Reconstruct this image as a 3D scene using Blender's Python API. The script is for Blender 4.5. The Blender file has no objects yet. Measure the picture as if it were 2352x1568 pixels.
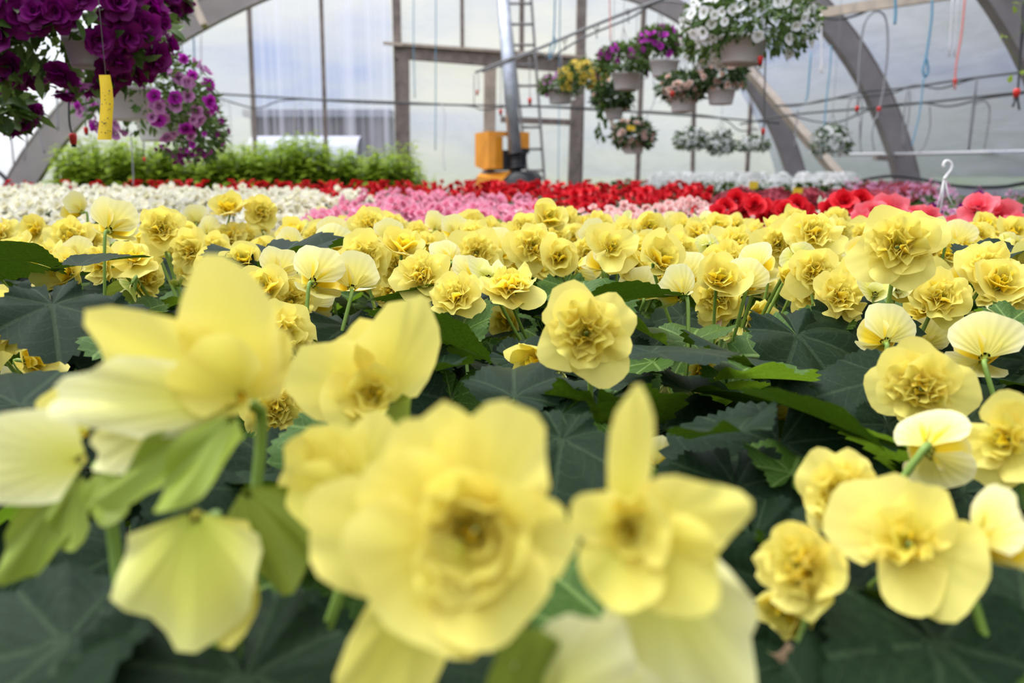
import bpy, math, random
from mathutils import Vector, Matrix, noise
S = bpy.context.scene
COL = S.collection
PI = math.pi
R = random.Random(7)

# ---------------------------------------------------------------- camera
F = 1900.0                                   # focal length in pixels of the 2352 x 1568 frame
PITCH = math.atan(392 / F)
CAMZ = 0.5
cam_data = bpy.data.cameras.new('camera')
cam = bpy.data.objects.new('camera', cam_data); COL.objects.link(cam)
cam.location = (0, 0, CAMZ)
cam.rotation_euler = (PI / 2 - PITCH, 0, 0)
cam_data.sensor_width = 36; cam_data.lens = 36 * F / 2352
cam_data.clip_start = 0.02; cam_data.clip_end = 300
cam_data.dof.use_dof = True; cam_data.dof.focus_distance = 0.93; cam_data.dof.aperture_fstop = 5.6
S.camera = cam

# ---------------------------------------------------------------- exposure, sky, sun
S.view_settings.view_transform = 'Standard'; S.view_settings.look = 'None'
S.view_settings.gamma = 1; S.view_settings.use_curve_mapping = False
S.view_settings.exposure = -0.07
S.cycles.max_bounces = 10; S.cycles.diffuse_bounces = 4; S.cycles.transmission_bounces = 6
S.cycles.transparent_max_bounces = 8; S.cycles.caustics_reflective = False; S.cycles.caustics_refractive = False
S.cycles.sample_clamp_indirect = 4

W = bpy.data.worlds.new('sky'); S.world = W; W.use_nodes = True
nt = W.node_tree; N = nt.nodes; LK = nt.links; N.clear()
out = N.new('ShaderNodeOutputWorld'); bg = N.new('ShaderNodeBackground')
tc = N.new('ShaderNodeTexCoord'); sep = N.new('ShaderNodeSeparateXYZ'); LK.new(tc.outputs['Generated'], sep.inputs[0])
def ramp(N, pts):
    r = N.new('ShaderNodeValToRGB'); e = r.color_ramp.elements
    while len(e) < len(pts): e.new(0.5)
    for k, (p, c) in enumerate(pts): e[k].position = p; e[k].color = (*c, 1)
    return r
# height above the horizon: dim trees, then cloud
mr = N.new('ShaderNodeMapRange'); mr.inputs[1].default_value = -0.1; mr.inputs[2].default_value = 0.6
LK.new(sep.outputs['Z'], mr.inputs[0])
hz = ramp(N, [(0.0, (0.26, 0.29, 0.20)), (0.15, (0.34, 0.38, 0.29)), (0.22, (0.50, 0.52, 0.46)), (0.45, (0.58, 0.585, 0.57)), (0.7, (0.95, 0.95, 0.97)), (1.0, (2.0, 1.98, 1.92))])
LK.new(mr.outputs[0], hz.inputs[0])
# clouds: brighter and bluer banks
mp = N.new('ShaderNodeMapping'); mp.inputs['Scale'].default_value = (1.6, 1.6, 5.0); LK.new(tc.outputs['Generated'], mp.inputs[0])
nz = N.new('ShaderNodeTexNoise'); nz.inputs['Scale'].default_value = 2.2; nz.inputs['Detail'].default_value = 4
LK.new(mp.outputs[0], nz.inputs['Vector'])
cr = ramp(N, [(0.40, (0.50, 0.60, 1.0)), (0.60, (1.0, 1.0, 1.0))]); LK.new(nz.outputs[0], cr.inputs[0])
mx = N.new('ShaderNodeMix'); mx.data_type = 'RGBA'; mx.blend_type = 'MULTIPLY'; mx.inputs[0].default_value = 0.9
LK.new(hz.outputs[0], mx.inputs[6]); LK.new(cr.outputs[0], mx.inputs[7])
# brighter towards the left, where the sun stands behind the cloud; dimmer to the right
mx2 = N.new('ShaderNodeMapRange'); mx2.inputs[1].default_value = 0.22; mx2.inputs[2].default_value = 0.62
mx2.inputs[3].default_value = 1.68; mx2.inputs[4].default_value = 0.46
LK.new(sep.outputs['X'], mx2.inputs[0]); LK.new(mx.outputs[2], bg.inputs[0]); LK.new(mx2.outputs[0], bg.inputs[1])
LK.new(bg.outputs[0], out.inputs[0])
sd = bpy.data.lights.new('sun', 'SUN'); sun = bpy.data.objects.new('sun', sd); COL.objects.link(sun)
sd.energy = 5; sd.angle = math.radians(28); sd.color = (1, 0.97, 0.9)
sun.rotation_euler = Vector((0.45, -0.30, -1.0)).to_track_quat('-Z', 'Y').to_euler()

# ---------------------------------------------------------------- helpers
def ray(px, py):
    x = (px - 1176) / F; y = (784 - py) / F
    return Vector((x, math.cos(PITCH) + y * math.sin(PITCH), y * math.cos(PITCH) - math.sin(PITCH)))
def at(px, py, d):                            # the point seen at pixel (px, py), d metres deep
    return Vector((0, 0, CAMZ)) + ray(px, py) * d
def proj(p):
    q = Vector(p) - Vector((0, 0, CAMZ))
    d = q.y * math.cos(PITCH) - q.z * math.sin(PITCH)
    u = q.y * math.sin(PITCH) + q.z * math.cos(PITCH)
    return 1176 + F * q.x / d, 784 - F * u / d, d
TH = 0.14                                     # the greenhouse axis, turned left of the view
AX = Vector((-math.sin(TH), math.cos(TH), 0)); LT = Vector((math.cos(TH), math.sin(TH), 0))
def G(u, v, z): return LT * u + AX * v + Vector((0, 0, z))
def atv(px, py, v):                           # the point of the cross plane v seen at a pixel
    r = ray(px, py); return Vector((0, 0, CAMZ)) + r * (v / r.dot(AX))

def mat(name, base, rough=0.5, back=None, transl=0.0, spec=0.4, metal=0.0, noise_amt=0.0, nscale=20, fn=None):
    m = bpy.data.materials.new(name); m.use_nodes = True; t = m.node_tree; n = t.nodes; l = t.links
    b = n['Principled BSDF']; o = n['Material Output']
    b.inputs['Roughness'].default_value = rough; b.inputs['Metallic'].default_value = metal
    b.inputs['Specular IOR Level'].default_value = spec
    if isinstance(base, list):                # colours along the petal
        a = n.new('ShaderNodeAttribute'); a.attribute_name = 't'; r = ramp(n, base); l.new(a.outputs['Fac'], r.inputs[0]); c = r.outputs[0]
    else:
        r = n.new('ShaderNodeRGB'); r.outputs[0].default_value = (*base, 1); c = r.outputs[0]
    if fn: c = fn(t, c, b)
    if back is not None:
        g = n.new('ShaderNodeNewGeometry'); k = n.new('ShaderNodeMix'); k.data_type = 'RGBA'
        l.new(g.outputs['Backfacing'], k.inputs[0]); l.new(c, k.inputs[6])
        if isinstance(back, list):
            a = n.new('ShaderNodeAttribute'); a.attribute_name = 't'; r2 = ramp(n, back); l.new(a.outputs['Fac'], r2.inputs[0]); l.new(r2.outputs[0], k.inputs[7])
        else: k.inputs[7].default_value = (*back, 1)
        c = k.outputs[2]
    if noise_amt:
        x = n.new('ShaderNodeTexNoise'); x.inputs['Scale'].default_value = nscale; x.inputs['Detail'].default_value = 5
        g2 = n.new('ShaderNodeTexCoord'); l.new(g2.outputs['Object'], x.inputs['Vector'])
        mr_ = n.new('ShaderNodeMapRange'); mr_.inputs[3].default_value = 1 - noise_amt; mr_.inputs[4].default_value = 1 + noise_amt
        mr_.inputs[1].default_value = 0.3; mr_.inputs[2].default_value = 0.7; l.new(x.outputs[0], mr_.inputs[0])
        v = n.new('ShaderNodeVectorMath'); v.operation = 'SCALE'; l.new(c, v.inputs[0]); l.new(mr_.outputs[0], v.inputs['Scale']); c = v.outputs[0]
    l.new(c, b.inputs['Base Color'])
    if transl:
        tr = n.new('ShaderNodeBsdfTranslucent'); l.new(c, tr.inputs[0]); mm = n.new('ShaderNodeMixShader'); mm.inputs[0].default_value = transl
        l.new(b.outputs[0], mm.inputs[1]); l.new(tr.outputs[0], mm.inputs[2]); l.new(mm.outputs[0], o.inputs[0])
    return m
def veins(freq, depth):                       # fine radial ribs
    def fn(t, c, b):
        n = t.nodes; l = t.links
        u = n.new('ShaderNodeUVMap'); s = n.new('ShaderNodeSeparateXYZ'); l.new(u.outputs[0], s.inputs[0])
        m1 = n.new('ShaderNodeMath'); m1.operation = 'MULTIPLY'; m1.inputs[1].default_value = freq; l.new(s.outputs[0], m1.inputs[0])
        m2 = n.new('ShaderNodeMath'); m2.operation = 'SINE'; l.new(m1.outputs[0], m2.inputs[0])
        bp = n.new('ShaderNodeBump'); bp.inputs['Strength'].default_value = depth; bp.inputs['Distance'].default_value = 0.0006
        l.new(m2.outputs[0], bp.inputs['Height']); l.new(bp.outputs[0], b.inputs['Normal'])
        return c
    return fn
def leaf_veins(lighter):
    def fn(t, c, b):
        n = t.nodes; l = t.links
        u = n.new('ShaderNodeUVMap'); s = n.new('ShaderNodeSeparateXYZ'); l.new(u.outputs[0], s.inputs[0])
        def M(op, a, bb=0.0):
            m = n.new('ShaderNodeMath'); m.operation = op
            for k, q in ((0, a), (1, bb)):
                if isinstance(q, (int, float)): m.inputs[k].default_value = q
                else: l.new(q, m.inputs[k])
            return m.outputs[0]
        # main veins run out from the leaf stalk, side veins fork off them
        a1 = M('ABSOLUTE', M('SUBTRACT', M('FRACT', M('ADD', M('MULTIPLY', s.outputs[0], 7.0), 0.5)), 0.5))
        w1 = M('LESS_THAN', M('MULTIPLY', a1, s.outputs[1]), 0.028)
        a2 = M('ABSOLUTE', M('SUBTRACT', M('FRACT', M('SUBTRACT', M('MULTIPLY', s.outputs[1], 4.5), M('MULTIPLY', a1, 3.2))), 0.5))
        w2 = M('MULTIPLY', M('LESS_THAN', a2, 0.05), 0.55)
        w = M('MAXIMUM', w1, w2)
        k = n.new('ShaderNodeMix'); k.data_type = 'RGBA'; l.new(w, k.inputs[0]); l.new(c, k.inputs[6]); k.inputs[7].default_value = (*lighter, 1)
        bp = n.new('ShaderNodeBump'); bp.inputs['Strength'].default_value = 0.5; bp.inputs['Distance'].default_value = 0.0015; bp.invert = True
        nz_ = n.new('ShaderNodeTexNoise'); nz_.inputs['Scale'].default_value = 160; l.new(n.new('ShaderNodeTexCoord').outputs['Object'], nz_.inputs['Vector'])
        l.new(M('ADD', w, M('MULTIPLY', nz_.outputs[0], 0.6)), bp.inputs['Height']); l.new(bp.outputs[0], b.inputs['Normal'])
        return k.outputs[2]
    return fn

class MB:
    def __init__(s): s.v = []; s.f = []; s.m = []; s.t = []; s.uv = []; s.sm = []
    def add(s, vs, fs, m=0, t=None, uv=None, smooth=True):
        o = len(s.v); s.v += [tuple(x) for x in vs]; s.f += [tuple(i + o for i in q) for q in fs]; s.m += [m] * len(fs); s.sm += [smooth] * len(fs)
        s.t += t if t else [0.0] * len(vs); s.uv += uv if uv else [(0.0, 0.0)] * len(vs)
    def mesh(s, name, mats):
        me = bpy.data.meshes.new(name); me.from_pydata(s.v, [], s.f)
        for m in (mats if isinstance(mats, (list, tuple)) else [mats]): me.materials.append(m)
        me.polygons.foreach_set('material_index', s.m); me.polygons.foreach_set('use_smooth', s.sm)
        a = me.attributes.new('t', 'FLOAT', 'POINT'); a.data.foreach_set('value', s.t)
        ul = me.uv_layers.new(name='UVMap'); li = [0] * len(me.loops); me.loops.foreach_get('vertex_index', li)
        flat = [0.0] * (2 * len(li))
        for k, i in enumerate(li): flat[2 * k], flat[2 * k + 1] = s.uv[i]
        ul.data.foreach_set('uv', flat); me.update(); return me
    def box(s, c, h, m=0, M=None, smooth=False):
        vs = [Vector((c[0] + h[0] * a, c[1] + h[1] * b, c[2] + h[2] * d)) for a in (-1, 1) for b in (-1, 1) for d in (-1, 1)]
        if M: vs = [M @ x for x in vs]
        s.add(vs, [(0, 1, 3, 2), (4, 6, 7, 5), (0, 4, 5, 1), (2, 3, 7, 6), (0, 2, 6, 4), (1, 5, 7, 3)], m, smooth=smooth)
    def bar(s, a, b, w, h, m=0, up=Vector((0, 0, 1))):       # a beam of w x h between two points
        a = Vector(a); b = Vector(b); y = (b - a); L = y.length; y.normalize(); x = y.cross(up).normalized(); z = x.cross(y)
        M = Matrix((x, y, z)).transposed().to_4x4(); M.translation = (a + b) / 2
        s.box((0, 0, 0), (w / 2, L / 2, h / 2), m, M)
    def tube(s, pts, r, m=0, seg=6, caps=True, t=None):
        pts = [Vector(p) for p in pts]; vs = []; n = len(pts); prev = None
        for i, p in enumerate(pts):
            d = (pts[min(i + 1, n - 1)] - pts[max(i - 1, 0)]).normalized()
            x = prev - d * prev.dot(d) if prev is not None and (prev - d * prev.dot(d)).length > 1e-4 else (d.cross(Vector((0, 0, 1))) if abs(d.z) < 0.9 else d.cross(Vector((1, 0, 0))))
            x.normalize(); prev = x; y = d.cross(x); rr = r[i] if isinstance(r, (list, tuple)) else r
            vs += [p + (x * math.cos(2 * PI * k / seg) + y * math.sin(2 * PI * k / seg)) * rr for k in range(seg)]
        fs = [(i * seg + k, i * seg + (k + 1) % seg, (i + 1) * seg + (k + 1) % seg, (i + 1) * seg + k) for i in range(n - 1) for k in range(seg)]
        if caps: fs += [tuple(range(seg))[::-1], tuple((n - 1) * seg + k for k in range(seg))]
        s.add(vs, fs, m, t=[t] * len(vs) if t is not None else None)
    def lathe(s, prof, m=0, seg=20, M=None):
        vs = [Vector((r * math.cos(2 * PI * k / seg), r * math.sin(2 * PI * k / seg), z)) for r, z in prof for k in range(seg)]
        if M: vs = [M @ x for x in vs]
        s.add(vs, [(i * seg + k, i * seg + (k + 1) % seg, (i + 1) * seg + (k + 1) % seg, (i + 1) * seg + k) for i in range(len(prof) - 1) for k in range(seg)], m)
def smooth_line(pts, n=8):
    P = [Vector(p) for p in pts]; P = [P[0] * 2 - P[1]] + P + [P[-1] * 2 - P[-2]]; o = []
    for i in range(1, len(P) - 2):
        for k in range(n):
            t = k / n; a, b, c, d = P[i - 1:i + 3]
            o.append(0.5 * ((2 * b) + (c - a) * t + (2 * a - 5 * b + 4 * c - d) * t * t + (3 * b - a - 3 * c + d) * t ** 3))
    return o + [P[-2]]
def link(name, me, parent=None, M=None):
    o = bpy.data.objects.new(name, me); COL.objects.link(o)
    if parent: o.parent = parent
    if M is not None: o.matrix_local = M
    return o
def obj(name, mb, mats, parent=None, M=None): return link(name, mb.mesh(name, mats), parent, M)
def tag(o, label=None, cat=None, group=None, kind=None):
    if label: o['label'] = label
    if cat: o['category'] = cat
    if group: o['group'] = group
    if kind: o['kind'] = kind
    return o
def empty(name, loc, label=None, cat=None, group=None, rz=0):
    o = bpy.data.objects.new(name, None); COL.objects.link(o); o.location = loc; o.rotation_euler = (0, 0, rz); o.empty_display_size = 0.05
    return tag(o, label, cat, group)
def frame(loc, z, y=None, s=1.0):             # a matrix whose local Z points along z
    z = Vector(z).normalized(); y = Vector(y) if y is not None else Vector((0, 0, 1))
    x = y.cross(z)
    if x.length < 1e-3: x = Vector((1, 0, 0))
    x.normalize(); y = z.cross(x); M = Matrix((x, y, z)).transposed().to_4x4() @ Matrix.Scale(s, 4); M.translation = loc; return M

# ---------------------------------------------------------------- petals and leaves
def petal(mb, M, L, Wd, cup=0.25, bend=0.0, ruf=0.05, nu=9, nv=6, m=0, t0=0.0, t1=1.0, point=0.0, rng=R, twist=0.0, span=1.25):
    Wd = Wd * 1.3
    vs = [Vector((0, 0, 0))]; ts = [t0]; uv = [(0.5, 0.0)]; ph = rng.uniform(0, 6.3); ph2 = rng.uniform(0, 6.3); k1 = rng.choice([3, 4, 5]); k2 = rng.choice([7, 9, 11])
    for j in range(1, nv + 1):
        r = j / nv
        for i in range(nu):
            a = (i / (nu - 1) * 2 - 1); phi = a * span
            rad = math.cos(phi) ** 0.5 * (1 + 0.05 * math.sin(k1 * phi + ph) + 0.032 * math.sin(k2 * phi + ph2)) * (1 + point * (1 - abs(a)) ** 2)
            x = rad * math.sin(phi) * r * Wd * 0.62; y = rad * math.cos(phi) * r * L
            z = cup * (x * x) / Wd * 1.9 + bend * L * (y / L) ** 2 + ruf * L * r ** 2.5 * (math.sin(k1 * 1.7 * phi + ph) + 0.5 * math.sin(k2 * phi + ph2)) + cup * 0.35 * y * y / L
            z += twist * x * y / L
            vs.append(Vector((x, y, z))); ts.append(t0 + (t1 - t0) * r * (0.55 + 0.45 * (abs(a) ** 2 + r) / 2 + 0.1)); uv.append((a, r))
    fs = [(0, 1 + i + 1, 1 + i) if False else (0, 1 + i, 2 + i)[::-1] for i in range(nu - 1)]
    for j in range(nv - 1):
        for i in range(nu - 1):
            p = 1 + j * nu + i; fs.append((p, p + 1, p + nu + 1, p + nu)[::-1])
    mb.add([M @ v for v in vs], fs, m, [min(1, t) for t in ts], uv)
def pet_mat(ang, tau, r0=0.002, z0=0.0):      # a petal round the flower's Z axis, leaning tau off it
    rad = Vector((math.cos(ang), math.sin(ang), 0)); y = rad * math.sin(tau) + Vector((0, 0, math.cos(tau)))
    z = Vector((0, 0, math.sin(tau))) - rad * math.cos(tau); x = y.cross(z)
    M = Matrix((x, y, z)).transposed().to_4x4(); M.translation = rad * r0 + Vector((0, 0, z0)); return M
def blossom(layers, rng, nu=9, nv=6, m=0):
    mb = MB()
    for (n, L, Wd, tau, cup, ruf, z0, t0, t1) in layers:
        off = rng.uniform(0, 6.3)
        for k in range(n):
            s = rng.uniform(0.85, 1.12)
            M = pet_mat(off + 2 * PI * k / n + rng.uniform(-0.25, 0.25), math.radians(tau + rng.uniform(-11, 11)), 0.002, z0)
            M = M @ Matrix.Rotation(rng.uniform(-0.3, 0.3), 4, 'Y')
            petal(mb, M, L * s, Wd * s, cup * rng.uniform(0.6, 1.3), rng.uniform(-0.15, 0.12), ruf, nu, nv, m, t0, t1, rng.choice([0, 0, 0.12]), rng)
    return mb
def leaf_mesh(rng, n=84, rings=6, L=1.0, teeth=30, fold=0.25, droop=0.3, asym=0.15):
    mb = MB(); vs = [Vector((0, 0, 0))]; uv = [(0.0, 0.0)]; ph = rng.uniform(0, 6)
    for j in range(1, rings + 1):
        r = j / rings
        for i in range(n + 1):
            th = (i / n * 2 - 1) * PI * 0.965
            c = (1 + math.cos(th)) / 2
            rad = 0.40 + 0.60 * c ** 1.5 + 0.05 * math.cos(5 * th) * (0.4 + c) + asym * math.sin(th) * (0.35 + 0.4 * (1 - c))
            saw = (i * teeth / n) % 1.0
            if j >= rings - 1: rad *= 1 + 0.12 * (saw - 0.45) * (1 if j == rings else 0.3)
            x = rad * r * math.sin(th) * L; y = rad * r * math.cos(th) * L
            v = th / (2 * PI) * 7
            crease = abs((v + 0.5) % 1.0 - 0.5) * 2
            z = fold * abs(x) * 0.8 - droop * (x * x + y * y) / L * 0.5 + 0.05 * crease * r * L + 0.035 * L * r * r * math.sin(3 * th + ph) + 0.03 * L * r * r * math.sin(7 * th + 2 * ph)
            vs.append(Vector((x, y, z))); uv.append((th / (2 * PI), r))
    fs = [(0, 2 + i, 1 + i) for i in range(n)]
    for j in range(rings - 1):
        for i in range(n):
            p = 1 + j * (n + 1) + i; fs.append((p, p + 1, p + n + 2, p + n + 1))
    mb.add(vs, fs, 0, None, uv); return mb
def small_leaf(mb, M, L, Wd, m=0, droop=0.3, nu=4):   # a simple pointed leaf for foliage
    vs = []; fs = []
    for i in range(nu + 1):
        a = i / nu; w = math.sin(PI * min(1, a * 0.97 + 0.03) ** 0.8) * Wd / 2; z = -droop * L * a * a
        vs += [Vector((-w, a * L, z + 0.25 * w)), Vector((0, a * L, z)), Vector((w, a * L, z + 0.25 * w))]
    for i in range(nu):
        p = 3 * i; fs += [(p, p + 1, p + 4, p + 3), (p + 1, p + 2, p + 5, p + 4)]
    mb.add([M @ v for v in vs], fs, m)
# ---------------------------------------------------------------- materials
YB = [(0.0, (0.60, 0.60, 0.04)), (0.3, (0.80, 0.74, 0.12)), (0.9, (0.92, 0.83, 0.22))]
M_Y = mat('yellow_petal', [(0.0, (0.94, 0.56, 0.01)), (0.3, (0.96, 0.68, 0.02)), (0.62, (0.97, 0.77, 0.06)), (0.95, (0.98, 0.89, 0.38))], 0.5, YB, 0.42, 0.2, fn=veins(26, 0.12))
M_YP = mat('pale_yellow_petal', [(0.0, (0.80, 0.74, 0.10)), (0.5, (0.94, 0.87, 0.24)), (1.0, (0.97, 0.93, 0.52))], 0.5, [(0.0, (0.50, 0.58, 0.06)), (0.3, (0.76, 0.76, 0.15)), (1.0, (0.95, 0.93, 0.56))], 0.36, 0.25, fn=veins(34, 0.22))
M_GB = mat('green_bud', [(0.0, (0.16, 0.24, 0.015)), (0.6, (0.36, 0.42, 0.05)), (1.0, (0.72, 0.70, 0.24))], 0.5, (0.26, 0.34, 0.04), 0.25, 0.3, fn=veins(20, 0.3))
M_PB = mat('pinkish_bract', (0.62, 0.42, 0.28), 0.5, (0.50, 0.52, 0.22), 0.2, 0.3)
M_LF = mat('begonia_leaf', (0.009, 0.024, 0.008), 0.42, (0.08, 0.16, 0.008), 0.12, 0.09, fn=leaf_veins((0.024, 0.045, 0.018)), noise_amt=0.25, nscale=30)
M_LG = mat('young_begonia_leaf', (0.06, 0.14, 0.012), 0.45, (0.17, 0.30, 0.015), 0.35, 0.3, fn=leaf_veins((0.17, 0.28, 0.06)), noise_amt=0.2, nscale=30)
M_ST = mat('green_stalk', (0.20, 0.32, 0.05), 0.45, None, 0.0, 0.4)
M_POT = mat('dark_plastic_pot', (0.035, 0.032, 0.03), 0.5)
M_WPOT = mat('grey_white_plastic', (0.62, 0.60, 0.58), 0.45)
M_FOL = mat('dark_foliage', (0.035, 0.07, 0.02), 0.5, (0.09, 0.15, 0.03), 0.2, 0.35, noise_amt=0.35, nscale=14)
M_FOLG = mat('petunia_foliage', (0.06, 0.12, 0.02), 0.55, (0.12, 0.19, 0.04), 0.3, 0.3, noise_amt=0.35, nscale=14)
M_LUSH = mat('bright_green_foliage', (0.26, 0.38, 0.02), 0.5, (0.38, 0.50, 0.05), 0.45, 0.3, noise_amt=0.35, nscale=9)
def fl(name, a, b, c, back=None, tr=0.3): return mat(name, [(0.0, a), (0.5, b), (1.0, c)], 0.55, back, tr, 0.25)
M_WH = fl('cream_petal', (0.78, 0.72, 0.36), (0.88, 0.85, 0.66), (0.93, 0.91, 0.80))
M_PK = fl('pink_petal', (0.72, 0.14, 0.26), (0.88, 0.33, 0.46), (0.93, 0.52, 0.62))
M_PP = fl('pale_pink_petal', (0.82, 0.35, 0.32), (0.90, 0.56, 0.52), (0.94, 0.80, 0.72))
M_RD = fl('red_petal', (0.40, 0.0, 0.01), (0.66, 0.006, 0.015), (0.74, 0.02, 0.03), None, 0.2)
M_CO = fl('coral_petal', (0.70, 0.03, 0.08), (0.86, 0.10, 0.13), (0.90, 0.24, 0.27), None, 0.3)
M_PU = fl('purple_petal', (0.14, 0.0, 0.09), (0.30, 0.0, 0.22), (0.42, 0.004, 0.33), (0.20, 0.004, 0.15), 0.25)
M_MG = fl('magenta_petal', (0.25, 0.0, 0.20), (0.52, 0.02, 0.46), (0.66, 0.06, 0.60), None, 0.3)
M_LV = fl('mauve_petal', (0.20, 0.01, 0.14), (0.55, 0.22, 0.48), (0.66, 0.34, 0.58), None, 0.3)
M_WP = fl('white_petal', (0.80, 0.82, 0.60), (0.86, 0.86, 0.84), (0.92, 0.92, 0.92), None, 0.3)
M_PE = fl('peach_petal', (0.80, 0.42, 0.26), (0.86, 0.62, 0.50), (0.90, 0.76, 0.68), None, 0.3)
M_YC = fl('gold_petal', (0.70, 0.45, 0.02), (0.80, 0.58, 0.06), (0.86, 0.68, 0.14), None, 0.3)
M_DR = fl('wine_petal', (0.18, 0.01, 0.02), (0.36, 0.03, 0.05), (0.48, 0.07, 0.10), None, 0.2)
M_SP = fl('soft_pink_petal', (0.50, 0.12, 0.28), (0.68, 0.28, 0.46), (0.78, 0.45, 0.60), None, 0.3)
M_METAL = mat('galvanised_steel', (0.52, 0.55, 0.60), 0.35, None, 0, 0.5, 0.75, 0.2, 9)
M_ALU = mat('dull_aluminium', (0.20, 0.19, 0.18), 0.5, None, 0, 0.5, 0.2)
M_ARCH = mat('grey_arch_tube', (0.30, 0.27, 0.25), 0.55, None, 0, 0.4, 0.0, 0.12, 5)
M_WOOD = mat('weathered_wood', (0.24, 0.20, 0.17), 0.8, None, 0, 0.2, 0, 0.3, 7)
M_WOODL = mat('pale_wood', (0.50, 0.42, 0.33), 0.8, None, 0, 0.2, 0, 0.2, 7)
M_OR = mat('orange_paint', (0.78, 0.30, 0.02), 0.45, None, 0, 0.4, 0, 0.1, 6)
M_BK = mat('black_rubber', (0.012, 0.012, 0.013), 0.45)
M_DG = mat('dark_grey_hose', (0.07, 0.07, 0.065), 0.5)
M_TB = mat('grey_tube', (0.20, 0.20, 0.20), 0.5)
M_BLUE = mat('blue_cord', (0.10, 0.26, 0.36), 0.7)
M_PINKC = mat('red_cord', (0.60, 0.20, 0.16), 0.7)
M_RED = mat('red_plastic', (0.62, 0.03, 0.02), 0.4)
M_YT = mat('yellow_sticky_card', (0.80, 0.56, 0.02), 0.5, None, 0.25, 0.3, 0, 0.08, 30)
M_YTAG = mat('yellow_label', (0.84, 0.62, 0.04), 0.5, None, 0.2)
M_LTAG = mat('pale_yellow_label', (0.90, 0.80, 0.32), 0.5, None, 0.2)
M_WPL = mat('white_plastic', (0.80, 0.79, 0.76), 0.4, None, 0.2)
M_INK = mat('dark_speck', (0.10, 0.08, 0.03), 0.6)

def film(name, tint, transp, body, wrinkle=0.0, streak=0.0):
    m = bpy.data.materials.new(name); m.use_nodes = True; t = m.node_tree; n = t.nodes; l = t.links
    o = n['Material Output']; n.remove(n['Principled BSDF'])
    tp = n.new('ShaderNodeBsdfTransparent'); tp.inputs[0].default_value = (*tint, 1)
    tl = n.new('ShaderNodeBsdfTranslucent'); df = n.new('ShaderNodeBsdfDiffuse')
    tl.inputs[0].default_value = (*body, 1); df.inputs[0].default_value = (*body, 1)
    a = n.new('ShaderNodeMixShader'); a.inputs[0].default_value = 0.4; l.new(tl.outputs[0], a.inputs[1]); l.new(df.outputs[0], a.inputs[2])
    b = n.new('ShaderNodeMixShader'); b.inputs[0].default_value = transp; l.new(a.outputs[0], b.inputs[1]); l.new(tp.outputs[0], b.inputs[2])
    c = n.new('ShaderNodeTexCoord'); mp_ = n.new('ShaderNodeMapping'); l.new(c.outputs['Object'], mp_.inputs[0])
    if wrinkle:
        mp_.inputs['Scale'].default_value = (1.4, 0.5, 3.0)
        z = n.new('ShaderNodeTexNoise'); z.inputs['Scale'].default_value = 1.6; z.inputs['Detail'].default_value = 5; z.inputs['Distortion'].default_value = 1.2
        l.new(mp_.outputs[0], z.inputs['Vector']); r = n.new('ShaderNodeMapRange'); r.inputs[1].default_value = 0.3; r.inputs[2].default_value = 0.7
        r.inputs[3].default_value = transp - wrinkle; r.inputs[4].default_value = transp + wrinkle; l.new(z.outputs[0], r.inputs[0]); l.new(r.outputs[0], b.inputs[0])
    if streak:                                # vertical ribs and dirt of the clear sheet
        mp_.inputs['Scale'].default_value = (7.0, 7.0, 0.05)
        z = n.new('ShaderNodeTexNoise'); z.inputs['Scale'].default_value = 2.0; z.inputs['Detail'].default_value = 6; l.new(mp_.outputs[0], z.inputs['Vector'])
        r = n.new('ShaderNodeMapRange'); r.inputs[1].default_value = 0.45; r.inputs[2].default_value = 0.7; r.inputs[3].default_value = transp; r.inputs[4].default_value = transp - streak
        l.new(z.outputs[0], r.inputs[0]); l.new(r.outputs[0], b.inputs[0])
    l.new(b.outputs[0], o.inputs[0]); return m
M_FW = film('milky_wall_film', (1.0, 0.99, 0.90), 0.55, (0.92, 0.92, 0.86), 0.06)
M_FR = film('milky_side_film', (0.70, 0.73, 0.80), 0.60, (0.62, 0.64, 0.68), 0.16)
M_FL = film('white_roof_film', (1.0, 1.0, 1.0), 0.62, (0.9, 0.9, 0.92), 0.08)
M_FC = film('clear_ribbed_sheet', (0.95, 0.96, 1.0), 0.88, (0.85, 0.87, 0.95), 0, 0.45)

# ---------------------------------------------------------------- the greenhouse shell
def struct(name, mb, m, parent=None):
    o = obj(name, mb, m, parent)
    if not parent: o['kind'] = 'structure'
    return o
UC, AR, AL, BB, Z0 = 2.66, 3.83, 7.02, 4.36, CAMZ - 1.70
VW = 13.4
def arc(a, grow=0.0):                         # a: 0 = right foot side .. pi = left; in (u, z)
    ax = AR if a < PI / 2 else AL
    return UC + (ax + grow) * math.cos(a), Z0 + (BB + grow) * math.sin(a)
A_R = math.asin((0 - Z0) / BB)                # where the curve meets the ground
NA = 40
angs = [A_R + (PI - 2 * A_R) * k / NA for k in range(NA + 1)]
mb = MB(); mb.box((0, 6, -0.05), (14, 18, 0.05)); 
M_FLOOR = mat('dark_soil_floor', (0.045, 0.04, 0.035), 0.9, None, 0, 0.2, 0, 0.4, 6)
struct('floor', mb, M_FLOOR)
def flare(a, v):                               # the house rises towards its end wall on the left
    q = min(1, max(0, (a - 1.0) / .8)); return 2.4 * q * q * (3 - 2 * q) * max(0, (v - 9.9) / (VW - 9.9))
def shell(name, a0, a1, v0, v1, m, grow=0.14, nvv=12):
    mb = MB(); k = 16; vs = []; fs = []
    for j in range(nvv + 1):
        for i in range(k + 1):
            v = v0 + (v1 - v0) * j / nvv; aa = a0 + (a1 - a0) * i / k; u, z = arc(aa, grow + flare(aa, v))
            vs.append(G(u, v, z))
    for j in range(nvv):
        for i in range(k): p = j * (k + 1) + i; fs.append((p, p + 1, p + k + 2, p + k + 1))
    mb.add(vs, fs); return struct(name, mb, m)
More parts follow.
